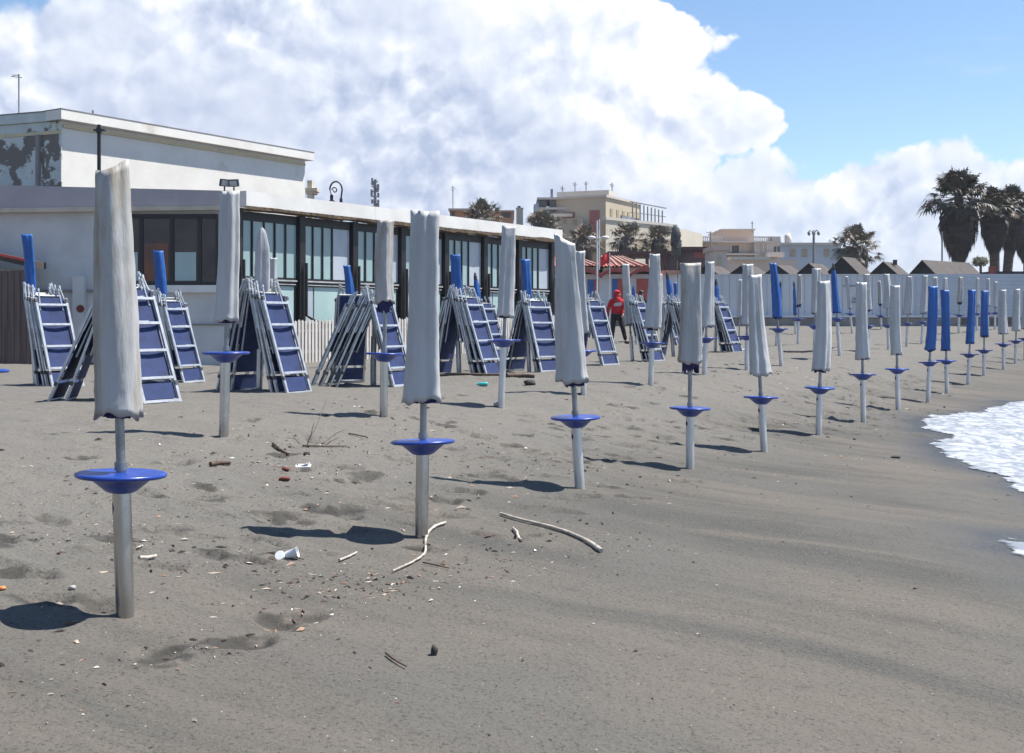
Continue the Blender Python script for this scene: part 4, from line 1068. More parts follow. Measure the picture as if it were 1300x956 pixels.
def tiled_house(name, label, px0, px1, pe, pr, d, mm):
    t = thing(name, label, 'house', (X((px0+px1)/2, d), d, 1.0)); ox, oz = t.location.x, t.location.z
    x0, x1 = X(px0, d) - ox, X(px1, d) - ox; ze, zr_ = Zp(pe, d) - oz, Zp(pr, d) - oz
    mb = MB(); mb.b2(x0 + .25, x1 - .25, .5, 6, -.3, ze - .02); mb.build('wall', M[mm], t)
    rf = MB(); n = int((x1 - x0) / .18); ya, yb = 0, 3.4; xr0, xr1 = x0 + (x1-x0)*.12, x1 - (x1-x0)*.42
    for i in range(n):
        a, b_ = i / n, (i + 1) / n
        la = lambda q: (x0 + (x1-x0)*q, ya, ze); lb = lambda q: (xr0 + (xr1-xr0)*q, yb, zr_)
        m_ = (a + b_) / 2; up = lambda p: (p[0], p[1] - .03, p[2] + .06)
        rf.add([la(a), la(b_), lb(b_), lb(a), up(la(m_)), up(lb(m_))], [(0, 4, 5, 3), (4, 1, 2, 5)])
    rf.build('roof', M['tile_red'], t)
    hp = MB(); hp.add([(x1, ya, ze - .004), (x1, 6.5, ze - .004), (xr1, yb, zr_ - .004)], [(0, 1, 2)]); hp.add([(x0, 6.5, ze - .004), (x0, ya, ze - .004), (xr0, yb, zr_ - .004)], [(0, 1, 2)])
    hp.add([(x1, 6.5, ze - .006), (x0, 6.5, ze - .006), (xr0, yb, zr_ - .006), (xr1, yb, zr_ - .006)], [(0, 1, 2, 3)]); hp.build('roof_side', M['tile_red'], t)
    pl = MB()
    for i in range(0, n, 2):
        a = (i + .5) / n
        pl.bar((x0 + (x1-x0)*a, ya - .05, ze + .07), (xr0 + (xr1-xr0)*a, yb - .03, zr_ + .07), .07, .03)
    pl.build('pale_tile_row', M['tile_pale'], t)
tiled_house('tiled_house', 'house with striped red tile roof behind the red flag', 762, 824, 338.5, 322, 58.5, 'pinkwall')
tiled_house('tiled_house', 'house with red tile roof between the pavilion and the white lamp post', 696, 768, 338, 322.5, 60, 'palewall')

def leaf_clump(mb, c, r, n, seed, s=.12):
    rng = random.Random(seed)
    for _ in range(n):
        while True:
            v = Vector((rng.uniform(-1, 1), rng.uniform(-1, 1), rng.uniform(-1, 1)))
            if .35 < v.length < 1: break
        v = v * (.8 + .4 * mnoise.noise(v * 2.2 + Vector((seed, 0, 0))))
        p = Vector((c[0] + v.x*r[0], c[1] + v.y*r[1], c[2] + v.z*r[2])); a = Vector((rng.gauss(0, 1), rng.gauss(0, 1), rng.gauss(0, 1))).normalized(); b_ = a.orthogonal().normalized()
        q = s * rng.uniform(.6, 1.3)
        mb.add([p - a*q, p + b_*q*.5, p + a*q, p - b_*q*.5], [(0, 1, 2, 3)])
d = 60; t = thing('hedge', 'low dark green hedge below the striped tile roof', 'hedge', (X(782, d), d, 1.0))
mb = MB(); leaf_clump(mb, (0, 0, Zp(339, d) - 1.0), (1.0, .5, .35), 700, 2, .09); mb.build('foliage', M['leaf'], t); mb = MB(); mb.box((0, 0, 1.2), (1.5, .5, 2.6)); mb.build('stems', M['darkstick'], t)
d = 66; t = thing('cypress', 'dense grey round-topped cypress before the end of the ochre building', 'tree', (X(858, d), d, 1.0))
mb = MB(); zc = (Zp(287, d) + Zp(325, d)) / 2 - 1.0; leaf_clump(mb, (0, 0, zc), (.34, .34, .98), 1500, 5, .08)
mb.lathe([(.05, -1.0), (.25, -.8), (.27, .4), (.2, .7), (.04, .86)], 10, None, (0, 0, zc)); mb.build('crown', M['greytree'], t); mb = MB(); mb.tube([(0, 0, -.2), (0, 0, zc)], .1, 8); mb.build('trunk', M['trunk'], t)

# white lamp post and red flag
d = 48; t = thing('white_lamp_post', 'white lamp post with two drooping lamp heads behind the sunbeds', 'street lamp', (X(758, d), d, gz(X(758, d), d))); ox, oz = t.location.x, t.location.z
mb = MB(); mb.tube([(0, 0, -.2), (0, 0, Zp(280, d) - oz)], .036, 8); mb.tube([(.09, .05, 2.5), (.10, .05, Zp(278, d) - oz)], .022, 8); mb.build('pole', M['whitemetal'], t)
for pa, pb in ((758, 751), (758, 768)):
    mb = MB(); mb.tube([(0, 0, Zp(303, d) - oz), (X(pb, d) - ox, -.1, Zp(301, d) - oz)], .03, 6); mb.blob((X(pb, d) - ox, -.1, Zp(302, d) - oz), (.17, .12, .08)); mb.build('lamp_head', M['whitemetal'], t)
t = thing('red_flag', 'red bathing flag on a thin pole behind the sunbeds', 'flag', (X(774, 50), 50, gz(X(774, 50), 50))); d = 50; oz = t.location.z
mb = MB(); mb.tube([(0, 0, -.2), (0, 0, Zp(321, d) - oz)], .02, 6); mb.build('pole', M['whitemetal'], t)
mb = MB(); vs = []; fs = []
for i in range(9):
    for j in range(6):
        u, v = i/8, j/5; vs.append((-.38*u, .06*math.sin(u*7 + v), Zp(322.5, d) - oz - .42*v - .10*u*u + .03*math.sin(u*6)))
for i in range(8):
    for j in range(5): fs.append((i*6+j, i*6+j+1, i*6+7+j, i*6+6+j))
mb.add(vs, fs, True); mb.build('cloth', M['flag'], t)

# ------------------------------------------------------------------ town behind
def building(name, label, px, d, z0=1.0):
    t = thing(name, label, 'building', (X(px, d), d, z0)); return t
def part(t, name, m, boxes, parent=None):
    """boxes: (px0, px1, depth0, depth1, py0, py1) read at the front depth"""
    mb = MB(); ox, oy, oz = t.location
    for pa, pb, da, db, p0, p1 in boxes:
        z0_ = -.5 if p0 is None else Zp(p0, da) - oz
        mb.b2(X(pa, da) - ox, X(pb, da) - ox, da - oy, db - oy, z0_, Zp(p1, da) - oz)
    return mb.build(name, M[m], parent or t)
def grid_windows(t, d, rows, m='win_dark', frame=None):
    for pa, pb, p0, p1 in rows: 
        o = part(t, 'window', m, [(pa, pb, d - .06, d - .01, p0, p1)])
# ochre block of flats, turned so that its right side catches the sun
d = 108; t = building('ochre_apartment_block', 'large ochre apartment block with red shutters and rooftop railings', 745, d); ox, oy, oz = t.location
mc = Vector((X(769, 104) - ox, 104 - oy)); ml = Vector((X(706, 106) - ox, 106 - oy)); mr = Vector((X(812, 111) - ox, 111 - oy)); mk = ml + mr - mc
ztop_ = Zp(250.5, 104) - oz
mb = MB(); mb.prism([tuple(ml), tuple(mc), tuple(mr), tuple(mk)], -.5, ztop_); mb.build('wall', M['ochre'], t)
ph_l = Vector((X(707, 109) - ox, 109 - oy)); ph_c = Vector((X(773, 107) - ox, 107 - oy)); ph_r = Vector((X(783, 109.5) - ox, 109.5 - oy))
mb = MB(); mb.prism([tuple(ph_l), tuple(ph_c), tuple(ph_r), tuple(ph_l + ph_r - ph_c)], ztop_ - .1, Zp(241, 107) - oz); mb.build('penthouse', M['palewall'], t)
e1 = (mr - mc).normalized(); e0 = (mc - ml).normalized()
RM2 = frame_mat((mc.x, mc.y, 0), e1); LM2 = frame_mat((ml.x, ml.y, 0), e0); LR = (mr - mc).length; LLn = (mc - ml).length
mb = MB(); mb.b2(-.15, LR + .1, -.15, .4, ztop_ + .003, ztop_ + .22, RM2); mb.b2(0, LLn - .2, -.15, .4, ztop_ + .003, ztop_ + .215, LM2); mb.build('cornice', M['palewall'], t)
for u in (.12, .30, .47, .62, .78, .9):
    mb = MB(); mb.b2(LR*u, LR*u + .55, -.05, -.01, ztop_ - 2.1, ztop_ - .9, RM2); mb.build('window', M['win_ochre'], t)
mb = MB(); mb.b2(0, LR, -1.2, -.02, ztop_ - 2.7, ztop_ - 2.3, RM2); mb.build('balcony', M['cream'], t)
mb = MB(); mb.b2(LR*.05, LR*.55, -1.4, -1.22, ztop_ - 2.25, ztop_ - 1.6, RM2); mb.build('awning', M['metal_grey'], t)
for (u0, u1, h0_, h1_) in ((.68, .88, 1.2, 3.2), (.15, .38, 1.3, 3.0)):
    mb = MB(); mb.b2(LLn*u0, LLn*u1, -.06, -.01, ztop_ - h1_ + .2, ztop_ - h0_ + .1, LM2); mb.build('shutter', M['shutter'], t)
part(t, 'balcony_glass', 'win_dark', [(683, 694, 106, 112, 263, 254), (697.5, 708, 106, 112, 263, 254), (710, 723, 106, 112, 263, 254)])
part(t, 'balcony_slab', 'palewall', [(682, 724, 105.5, 112, 253, 250.5), (682, 724, 105.6, 112, 266, 263.2), (690, 727, 105, 112, 275, 271)])
part(t, 'terrace_wall', 'bluewall', [(678, 723, 106.4, 112, None, 266)])
part(t, 'side_wing', 'ochre', [(700, 740, 103, 108, None, 277), (660, 702, 104.5, 110, None, 288)])
part(t, 'drum', 'bluewall', [(678, 684, 105, 108, 275, 259)])
grid_windows(t, 103, ((715, 720, 284, 276.5), (728, 733, 286, 278)), 'win_ochre')
part(t, 'flue', 'metal_grey', [(699, 702, 107, 107.4, 262, 240)])
mb = MB(); rw = mc + (mr - mc) * .05
lw0 = Vector((X(769, 102) - ox, 102 - oy)); lw1 = Vector((X(857, 110) - ox, 110 - oy)); bk = Vector((4, 9))
mb.prism([tuple(lw0), tuple(lw1), tuple(lw1 + bk), tuple(lw0 + bk)], -.5, Zp(279, 102) - oz); mb.build('lower_wing', M['cream'], t)
WM2 = frame_mat((lw0.x, lw0.y, 0), (lw1 - lw0).normalized()); WL = (lw1 - lw0).length
for u in (.42, .56, .70, .84):
    mb = MB(); mb.b2(WL*u, WL*u + 1.2, -.06, -.01, Zp(318, 102) - oz, Zp(300, 102) - oz, WM2); mb.build('window', M['win_ochre'], t)
mb = MB(); zr_ = Zp(279, 102) - oz; mb.b2(-.1, WL, -.12, .3, zr_ + .003, zr_ + .25, WM2); mb.build('cornice', M['palewall'], t)
mb = MB()
for k in range(9): mb.b2(WL*(.45 + .055*k), WL*(.45 + .055*k) + .08, .6, .7, zr_ + .2, zr_ + 1.9 - .05*k, WM2)
mb.bar(WM2 @ Vector((WL*.42, .65, zr_ + 1.95)), WM2 @ Vector((WL*.95, .65, zr_ + 1.75)), .09); mb.bar(WM2 @ Vector((WL*.42, .65, zr_ + 1.0)), WM2 @ Vector((WL*.95, .65, zr_ + .95)), .06); mb.build('railing', M['metal_grey'], t)
for px, d, p0, p1, lab in ((714, 112, 243, 236, 'short antenna left of the ochre block penthouse'), (730, 111, 243, 231, 'comb-shaped antenna on the ochre block penthouse'), (744, 110, 243, 230, 'tallest antenna on the ochre block penthouse'), (777, 111, 242, 232, 'single antenna at the right end of the ochre block penthouse')):
    mast(px, d, p0 + 8, p1, [(px - 3, px + 3, p1 + 2, .3), (px - 2, px + 2, p1 + 4, .2)], lab, .05)
# terracotta house and its chimney tower
d = 88; t = building('terracotta_house', 'terracotta house behind the palm above the pavilion roof', 610, d)
part(t, 'wall', 'orangewall', [(571, 652, d, d + 9, None, 267)]); part(t, 'roof', 'pinkwall', [(569, 606, d - .5, d + 9, 266.8, 264.5), (628, 653, d - .4, d + 8, 266.8, 268.2)])
grid_windows(t, d, ((573, 577, 275, 269), (637, 648, 276, 270)))
d = 80; t = building('chimney_tower', 'narrow cream chimney tower with a dark cowl', 659, d)
part(t, 'shaft', 'cream', [(655.5, 664, d, d + .5, None, 265)]); part(t, 'cap', 'palewall', [(655, 664.6, d - .05, d + .55, 264.9, 263.6)]); part(t, 'cowl', 'black', [(657, 661, d + .1, d + .4, 263.5, 261.5)])
mast(575, 89, 268, 236, [(573, 578, 238, .3), (572.5, 577, 241, .2)], 'slender antenna on the terracotta house roof', .035)
# palazzo
d = 122; t = building('palazzo', 'pale palazzo with a square roof tower and balustraded terrace', 940, d)
part(t, 'wall', 'pinkwall', [(868, 958, d + .8, d + 14, None, 306)]); part(t, 'wall', 'palewall', [(958, 990, d, d + 14, None, 306)])
part(t, 'tower', 'pinkwall', [(917, 957, d + 3, d + 10, 306.4, 292.5)]); part(t, 'roof', 'palewall', [(915, 959, d + 2.5, d + 10.5, 292.2, 290.5)])
part(t, 'cornice', 'palewall', [(866, 992, d - .4, d + 14, 307.6, 305.9)])
part(t, 'string_course', 'palewall', [(868, 991, d - .2, d + .75, 323.5, 321.8)])
mb = MB()
for pa, pb, dd in ((872, 917, d + .6), (957, 990, d - .1)):
    px = pa
    while px < pb: mb.b2(X(px, dd) - t.location.x, X(px + .8, dd) - t.location.x, dd - t.location.y, dd + .2 - t.location.y, Zp(305.8, dd) - 1, Zp(301.6, dd) - 1); px += 2.6
    mb.b2(X(pa, dd) - t.location.x, X(pb, dd) - t.location.x, dd - t.location.y - .05, dd + .25 - t.location.y, Zp(301.5, dd) - 1, Zp(300.2, dd) - 1)
mb.build('balustrade', M['palewall'], t)
part(t, 'corner_pier', 'palewall', [(980, 991, d - .3, d + 2, 305.8, 300.8)])
part(t, 'lower_tier', 'pinkwall', [(920, 1012, d - 6, d - .5, None, 330)]); part(t, 'balcony', 'palewall', [(928, 978, d - 6.4, d - .3, 329.8, 326), (975, 996, d - 2, d - .3, 326, 320)])
for pa, pb in ((929, 938),): part(t, 'window', 'win_dark', [(pa, pb, d + .7, d + .79, 321, 312)])
for pa, pb in ((927, 929), (938.3, 940)): part(t, 'shutter', 'palewall', [(pa, pb, d + .6, d + .79, 321, 311.5)])
for pa, pb in ((983, 985.6), (987.3, 990)): part(t, 'window', 'win_dark', [(pa, pb, d - .08, d - .01, 322, 313)])
for k in range(5): part(t, 'pilaster', 'palewall', [(950 + 6*k, 951.5 + 6*k, d + (.6 if k < 2 else -.2), d + (.79 if k < 2 else -.01), 321, 308)])
mast(902, 118, 330, 294, [(897, 903.5, 294.8, .2)], 'slim street mast with a short arm left of the palazzo tower', .07)
mast(955, 125, 295, 281, [(953, 957, 283, .2)], 'thin antenna on the palazzo tower', .05)
# distant pale building, many-globed lamp
d = 165; t = building('distant_building', 'distant pale blue-grey building with ochre shuttered windows', 1030, d)
part(t, 'wall', 'bluewall', [(990, 1068, d, d + 12, None, 311)]); part(t, 'cornice', 'palewall', [(989, 1069, d - .5, d + 12.3, 310.8, 308)])
for pa in (1003, 1018, 1046): part(t, 'window', 'win_ochre', [(pa, pa + 7, d - .1, d - .02, 326, 316)])
mb = MB(); mb.blob((X(1005, d) - t.location.x, 2, Zp(303, d) - 1), (.5, .5, .9), 8, 6, .3, 3); mb.box((X(1005, d) - t.location.x, 2, Zp(307, d) - 1), (.7, .7, .5)); mb.build('roof_ornament', M['palewall'], t)
d = 92; t = thing('globe_lamp', 'tall dark lamp post with a crown of hanging lanterns before the distant building', 'street lamp', (X(1033, d), d, 1.1)); oz = 1.1
mb = MB(); mb.tube([(0, 0, -.2), (0, 0, Zp(300, d) - oz), (0, 0, Zp(292, d) - oz)], [.14, .09, .05], 8); mb.build('pole', M['metal_grey'], t)
for k in range(6):
    a = R(60*k + 10); p = (.42*math.cos(a), .42*math.sin(a)); zt_ = Zp(294, d) - oz
    mb = MB(); mb.tube([(0, 0, zt_ - .15), (p[0]*.6, p[1]*.6, zt_ + .1), (p[0], p[1], zt_ + .02)], .03, 6); mb.lathe([(.04, 0), (.10, -.08), (.09, -.24), (.03, -.30)], 8, None, (p[0], p[1], zt_)); mb.build('lantern', M['metal_grey'], t)
d = 70; mb = MB(); mb.tube([(X(1196, d), d, 1), (X(1196, d), d, Zp(294, d))], .05, 8); tag(mb.build('thin_pole', M['metal_grey']), 'thin bare pole left of the biggest palm', 'pole')

# ------------------------------------------------------------------ palms
def fan_palm(label, px, d, pyc, crx, pys0, pys1, srx, seed, lean=0.0, zb=1.2, group='fan palms with dry skirts at right', mf='fan', ms='skirt', tr=.30, n=68):
    rng = random.Random(seed); x = X(px, d); s_ = d / F
    t = thing('fan_palm', label, 'palm tree', (x, d, zb), 0, group); zc = Zp(pyc, d) - zb; cr = crx * s_
    zs0, zs1 = Zp(pys0, d) - zb, Zp(pys1, d) - zb; sr = srx * s_
    mb = MB(); mb.tube([(lean, 0, -.3), (lean*.6, 0, zs1*.5), (lean*.2, 0, zs1), (0, 0, zc - .2)], [tr*1.2, tr, tr*1.05, tr*.9], 12); mb.build('trunk', M['trunk'], t)
    mb = MB()
    for k in range(1500):                                       # hanging dead fronds, layered
        f = rng.random() ** .9; z = zs0 + (zs1 - zs0) * f
        prof = math.sin(PI * min(1, (f * .70 + .27))) ** .75 * (1.08 - .28 * f)
        a = rng.uniform(0, 6.28); rr = sr * prof * (rng.uniform(.55, 1.0) + .12 * mnoise.noise(Vector((a*2, z*1.5, seed))))
        if f > .93: rr *= .8
        p0 = Vector((rr*.80*math.cos(a), rr*.80*math.sin(a), z + .35)); p1 = Vector((rr*math.cos(a), rr*math.sin(a), z)); p2 = Vector((rr*.93*math.cos(a) + rng.uniform(-.08, .08), rr*.93*math.sin(a), z - rng.uniform(.3, .75)))
        sd = Vector((-math.sin(a), math.cos(a), 0)) * rng.uniform(.05, .13)
        mb.add([p0 - sd, p0 + sd, p1 - sd*1.1, p1 + sd*1.1, p2], [(0, 1, 3, 2), (2, 3, 4)])
    mb.lathe([(.3, zs1), (sr*.55, zs1 + (zs0-zs1)*.25), (sr*.78, zs1 + (zs0-zs1)*.55), (sr*.80, zs1 + (zs0-zs1)*.9), (sr*.4, zs0 + .25)], 14)
    mb.build('skirt', M[ms], t)
    mb = MB()
    for k in range(n):
        a = k * 2.399 + rng.uniform(-.25, .25); q = (k + .5) / n
        e = R(86 - 120 * q ** 1.0 + rng.uniform(-10, 10)); Lp = cr * rng.uniform(.52, .92) * (.8 + .35*q)
        dr = Vector((math.cos(a)*math.cos(e), math.sin(a)*math.cos(e), math.sin(e)))
        c0 = Vector((0, 0, zc - .25)); hub = c0 + dr * Lp + Vector((0, 0, -.10 * Lp)); mb.bar(c0, hub, .05, .03)
        sd = dr.cross(Vector((0, 0, 1))); sd = sd.normalized() if sd.length > .1 else Vector((1, 0, 0)); nr = sd.cross(dr).normalized()
        Rl = cr * rng.uniform(.36, .50); nb = 17; roll = rng.uniform(-.7, .7); sd2 = sd*math.cos(roll) + nr*math.sin(roll)
        for j in range(nb):
            th = R(-125 + 250 * j / (nb - 1)); v = dr * math.cos(th) + sd2 * math.sin(th); ln = Rl * (1 - .18 * abs(th) / 2.2) * rng.uniform(.85, 1.1)
            wv = v.cross(nr).normalized() * Rl * .075; mid = hub + v * ln * .6; tip = hub + v * ln + Vector((0, 0, -ln * rng.uniform(.1, .45)))
            mb.add([hub, mid - wv, mid + wv, tip], [(0, 1, 2), (1, 3, 2)])
    mb.build('crown', M[mf], t)
fan_palm('biggest fan palm with the widest dry skirt', 1217, 74, 245, 41, 268, 331, 25, 11)
fan_palm('fan palm standing right of the biggest one', 1262, 77, 258, 29, 275, 319, 17, 12, .1)
fan_palm('fan palm close to the right edge, its skirt touching the next', 1283, 79, 256, 29, 274, 319, 17, 13, -.5)
fan_palm('smaller fan palm cut by the right edge', 1305, 83, 289, 24, 303, 330, 15, 14)
GP = 'dusty palms before the town'
for a in (('bushy palm in front of the terracotta house', 612, 76, 269, 25, 279, 300, 11, 1), ('palm with pale tips below the dark glass balconies', 689, 78, 283, 28, 290, 318, 13, 2), ('palm left of the white lamp post', 741, 72, 300, 23, 310, 335, 11, 3),
          ('palm before the ochre block, directly above the flag', 797, 80, 298, 25, 307, 335, 12, 4), ('palm left of the grey cypress', 836, 80, 300, 22, 308, 335, 10, 5), ('lone grey shaggy palm behind the highest hut gable', 1086, 84, 308, 31, 318, 352, 17, 6)):
    fan_palm(*a, 0, 1.0, GP, 'frond_far', 'skirt_far', .22, 40)
d = 95; t = thing('round_bush', 'pale green bush between the trunks of the big palms', 'bush', (X(1245, d), d, 1.0)); mb = MB(); leaf_clump(mb, (0, 0, Zp(332, d) - 1.0), (.85, .7, .45), 900, 9, .10); mb.build('foliage', mat('olive_leaves', (.10, .11, .05), (.07, .08, .04), 2, .7), t); mb = MB(); mb.tube([(0, 0, -.2), (0, 0, Zp(334, d) - 1)], .1, 6); mb.build('trunk', M['trunk'], t)

# ------------------------------------------------------------------ people
def skin_mesh(name, verts, edges, radii, m, parent, sub=2):
    me = bpy.data.meshes.new(name); me.from_pydata(verts, edges, []); o = bpy.data.objects.new(name, me); COL.objects.link(o)
    o.modifiers.new('s', 'SKIN'); sv = me.skin_vertices[0].data
    for i, r_ in enumerate(radii):
        r_ = r_ if isinstance(r_, tuple) else (r_, r_); sv[i].radius = r_; sv[i].use_root = (i == 0)
    s = o.modifiers.new('u', 'SUBSURF'); s.levels = s.render_levels = sub
    bpy.context.view_layer.update(); dg = bpy.context.evaluated_depsgraph_get(); ev = o.evaluated_get(dg)
    m2 = bpy.data.meshes.new_from_object(ev); o.modifiers.clear(); o.data = m2; bpy.data.meshes.remove(me)
    m2.materials.clear(); m2.materials.append(m); m2.polygons.foreach_set('use_smooth', [True] * len(m2.polygons)); o.parent = parent
    return o
def person(label, px, pf, d, pose, top, legs_m, headyaw, hat):
    x = X(px, d); t = thing('person', label, 'person', (x, d, Zp(pf, d)), 0)
    J = pose; V = [J['pelvis'], J['belly'], J['chest'], J['neck'], J['jaw'], J['head'], J['crown']]; Rr = [(.15, .11), (.14, .10), (.16, .11), .058, .075, (.082, .095), .06]
    Ed = [(0, 1), (1, 2), (2, 3), (3, 4), (4, 5), (5, 6)]
    def chain(root, pts, rad):
        last = root
        for p, q in zip(pts, rad): V.append(p); Rr.append(q); Ed.append((last, len(V) - 1)); last = len(V) - 1
        return last
    for s in ('r', 'l'):
        wv = chain(2, [J['sh_'+s], J['el_'+s], J['wr_'+s]], [.062, .043, .03])
        wr = Vector(J['wr_'+s]); dn = (wr - Vector(J['el_'+s])).normalized(); sdv = Vector((0, 1, 0)).cross(dn).normalized(); fv = Vector((0, -1, 0))
        pm = wr + dn*.07; p = chain(wv, [tuple(pm)], [(.035, .018)])
        for k, ln in enumerate((.065, .078, .072, .055)):
            b0 = pm + fv*(.028 - .019*k) + dn*.02; chain(p, [tuple(b0), tuple(b0 + dn*ln*.55 + sdv*.006), tuple(b0 + dn*ln + sdv*.022)], [.010, .009, .007])
        chain(wv, [tuple(wr + dn*.03 + fv*.03), tuple(wr + dn*.07 + fv*.055)], [.011, .008])
        chain(0, [J['hip_'+s], J['kn_'+s], J['an_'+s], J['toe_'+s]], [.095, .06, .042, .04])
    skin_mesh('body', V, Ed, Rr, M['skin'], t, 1)
    tv = [J['pelvis'], J['belly'], J['chest'], J['nk2'], J['sh_r'], J['el_r'], J['wr_r'], J['sh_l'], J['el_l'], J['wr_l']]
    skin_mesh('jacket', tv, [(0, 1), (1, 2), (2, 3), (2, 4), (4, 5), (5, 6), (2, 7), (7, 8), (8, 9)], [(.20, .15), (.19, .145), (.20, .15), .085, .085, .068, .052, .085, .068, .052], top, t)
    lv = [J['pelvis'], J['hip_r'], J['kn_r'], J['an_r'], J['hip_l'], J['kn_l'], J['an_l']]
    skin_mesh('trousers', lv, [(0, 1), (1, 2), (2, 3), (0, 4), (4, 5), (5, 6)], [(.16, .13), .105, .082, .066, .105, .082, .066], legs_m, t)
    for s in ('r', 'l'):
        a, b_ = Vector(J['an_'+s]), Vector(J['toe_'+s]); mb = MB(); dv = (b_ - a); dv.z = 0; dv.normalize(); mid = a.lerp(b_, .5); mid.z = b_.z + .0
        Mx = Matrix((dv, Vector((0, 0, 1)).cross(dv), Vector((0, 0, 1)))).transposed().to_4x4(); Mx.translation = mid; mb.blob((0, 0, .0), (.155, .055, .052), 12, 8, 0, 0, Mx); mb.build('shoe', M['shoe'], t)
    hc = Vector(J['head']); HMx = Matrix.Translation(hc) @ Matrix.Rotation(headyaw, 4, 'Z')      # face looks along local -y
    mb = MB(); mb.blob((0, -.098, -.015), (.016, .026, .026), 8, 6, 0, 0, HMx); mb.build('nose', M['skin'], t)
    for sx in (-1, 1):
        mb = MB(); mb.blob((sx*.034, -.086, .018), (.013, .010, .009), 8, 6, 0, 0, HMx); mb.build('eye', M['shoe'], t)
        mb = MB(); mb.blob((sx*.084, .0, -.005), (.012, .022, .034), 8, 6, 0, 0, HMx); mb.build('ear', M['skin'], t)
    mb = MB(); mb.blob((0, -.090, -.058), (.026, .008, .007), 8, 6, 0, 0, HMx); mb.build('mouth', M['brick'], t)
    if hat:
        mb = MB(); mb.blob((0, .038, .012), (.118, .112, .150), 16, 12, .02, 3, HMx); mb.blob((0, .02, .085), (.108, .105, .062), 14, 10, .0, 3, HMx); mb.lathe([(.15, -.20), (.15, -.13), (.12, -.085)], 16, HMx @ Matrix.Translation((0, .03, 0))); mb.build('hood', top, t)
    else:
        mb = MB(); mb.blob((0, .015, .035), (.102, .112, .105), 14, 10, .04, 4, HMx); mb.build('hair', M['hair'], t)
    return t
pose1 = dict(pelvis=(0, 0, .95), belly=(0, 0, 1.10), chest=(.0, 0, 1.31), neck=(.01, -.01, 1.49), nk2=(.01, 0, 1.46), jaw=(.03, -.03, 1.56), head=(.03, -.02, 1.63), crown=(.03, 0, 1.69),
             sh_r=(-.20, 0, 1.41), el_r=(-.28, .05, 1.14), wr_r=(-.31, .0, .90), sh_l=(.19, -.03, 1.41), el_l=(.27, -.05, 1.14), wr_l=(.19, -.22, .98),
             hip_r=(-.10, 0, .90), kn_r=(-.13, -.03, .50), an_r=(-.17, .02, .10), toe_r=(-.22, -.12, .05), hip_l=(.10, 0, .90), kn_l=(.20, -.06, .50), an_l=(.30, .06, .12), toe_l=(.38, -.06, .06))
p1_ = person('person in red hoodie and cap with a pale chest print and black trousers, walking', 783, 437, 38.8, pose1, M['hoodie'], M['trousers'], R(55), True)
mb = MB(); vs = []; fs = []
for i in range(9):
    for j in range(5):
        u, v = -1 + 2*i/8, -1 + 2*j/4; sc_ = math.sqrt(max(0, 1 - .55*v*v)) ; xx = .135*u*sc_
        vs.append((xx + .02, -.158 + .35*xx*xx*4, 1.305 + .055*v + .012*u))
for i in range(8):
    for j in range(4): fs.append((i*5+j, (i+1)*5+j, (i+1)*5+j+1, i*5+j+1))
mb.add(vs, fs, True); mb.build('chest_print', M['print'], p1_)
pose2 = dict(pose1); pose2.update(wr_r=(-.12, -.24, 1.08), el_r=(-.29, -.02, 1.14), wr_l=(.14, -.22, 1.02), hip_l=(.10, 0, .90), kn_l=(.12, -.02, .50), an_l=(.13, .03, .10), toe_l=(.16, -.12, .05), kn_r=(-.11, -.02, .5), an_r=(-.12, .03, .10), toe_r=(-.15, -.12, .05))
p2_ = person('person in black carrying a pale yellow cloth, half hidden behind sunbeds', 813, 432, 41.5, pose2, M['trousers'], M['trousers'], R(20), False)
mb = MB(); rng = random.Random(2); vs = []; fs = []
for i in range(7):
    for j in range(8):
        u, v = -1 + 2*i/6, j/7; vs.append((.10*u*(.45 + .6*v) - .02, -.27 + .03*math.sin(u*5 + v*3), 1.36 - .42*v + .02*math.sin(u*4)))
for i in range(6):
    for j in range(7): fs.append((i*8+j, i*8+j+1, (i+1)*8+j+1, (i+1)*8+j))
mb.add(vs, fs, True); mb.build('held_cloth', M['bib'], p2_)

# ------------------------------------------------------------------ driftwood and things washed up
def stick(pix, r0, r1, label, m='stick', name='driftwood_stick', lift=.0, seed=0, twigs=()):
    rng = random.Random(seed); P_ = []
    for k, (px, py) in enumerate(pix):
        h_ = hit(px, py); h_.z = gf(h_.x, h_.y); P_.append(h_ + Vector((0, 0, .010 + r0*.6 + (lift[k] if isinstance(lift, tuple) else lift))))
    c = P_[0].copy(); pts = []
    for i in range(len(P_) - 1):
        for j in range(5): 
            f = j/5; p = P_[i].lerp(P_[i+1], f); pts.append(p)
    pts.append(P_[-1]); sm = [p.copy() for p in pts]
    for _ in range(2): sm = [sm[0]] + [(sm[i-1] + sm[i]*2 + sm[i+1]) / 4 for i in range(1, len(sm)-1)] + [sm[-1]]
    sm = [p + Vector((rng.uniform(-1, 1), rng.uniform(-1, 1), rng.uniform(-.3, .3))) * r0 * .25 for p in sm]
    n = len(sm); mb = MB(); mb.tube([p - c for p in sm], [(r0 + (r1 - r0) * i / n) * rng.uniform(.85, 1.12) for i in range(n)], 8)
    for tw in twigs:
        q = []
        for px, py, lz in tw: q.append(hit(px, py) + Vector((0, 0, lz + .02)) - c)
        mb.tube(q, [r1*.9] * (len(q) - 1) + [r1*.4], 6)
    o = mb.build(name, M[m]); o.location = c; return tag(o, label, 'driftwood')
stick([(636, 655), (660, 662), (690, 669), (715, 677), (735, 685), (750, 694), (763, 704)], .010, .018, 'long pale driftwood branch curving across the smooth sand', seed=1)
stick([(651, 672), (656, 678), (659, 685), (663, 689)], .009, .012, 'short knotted stick below the long pale branch', seed=2)
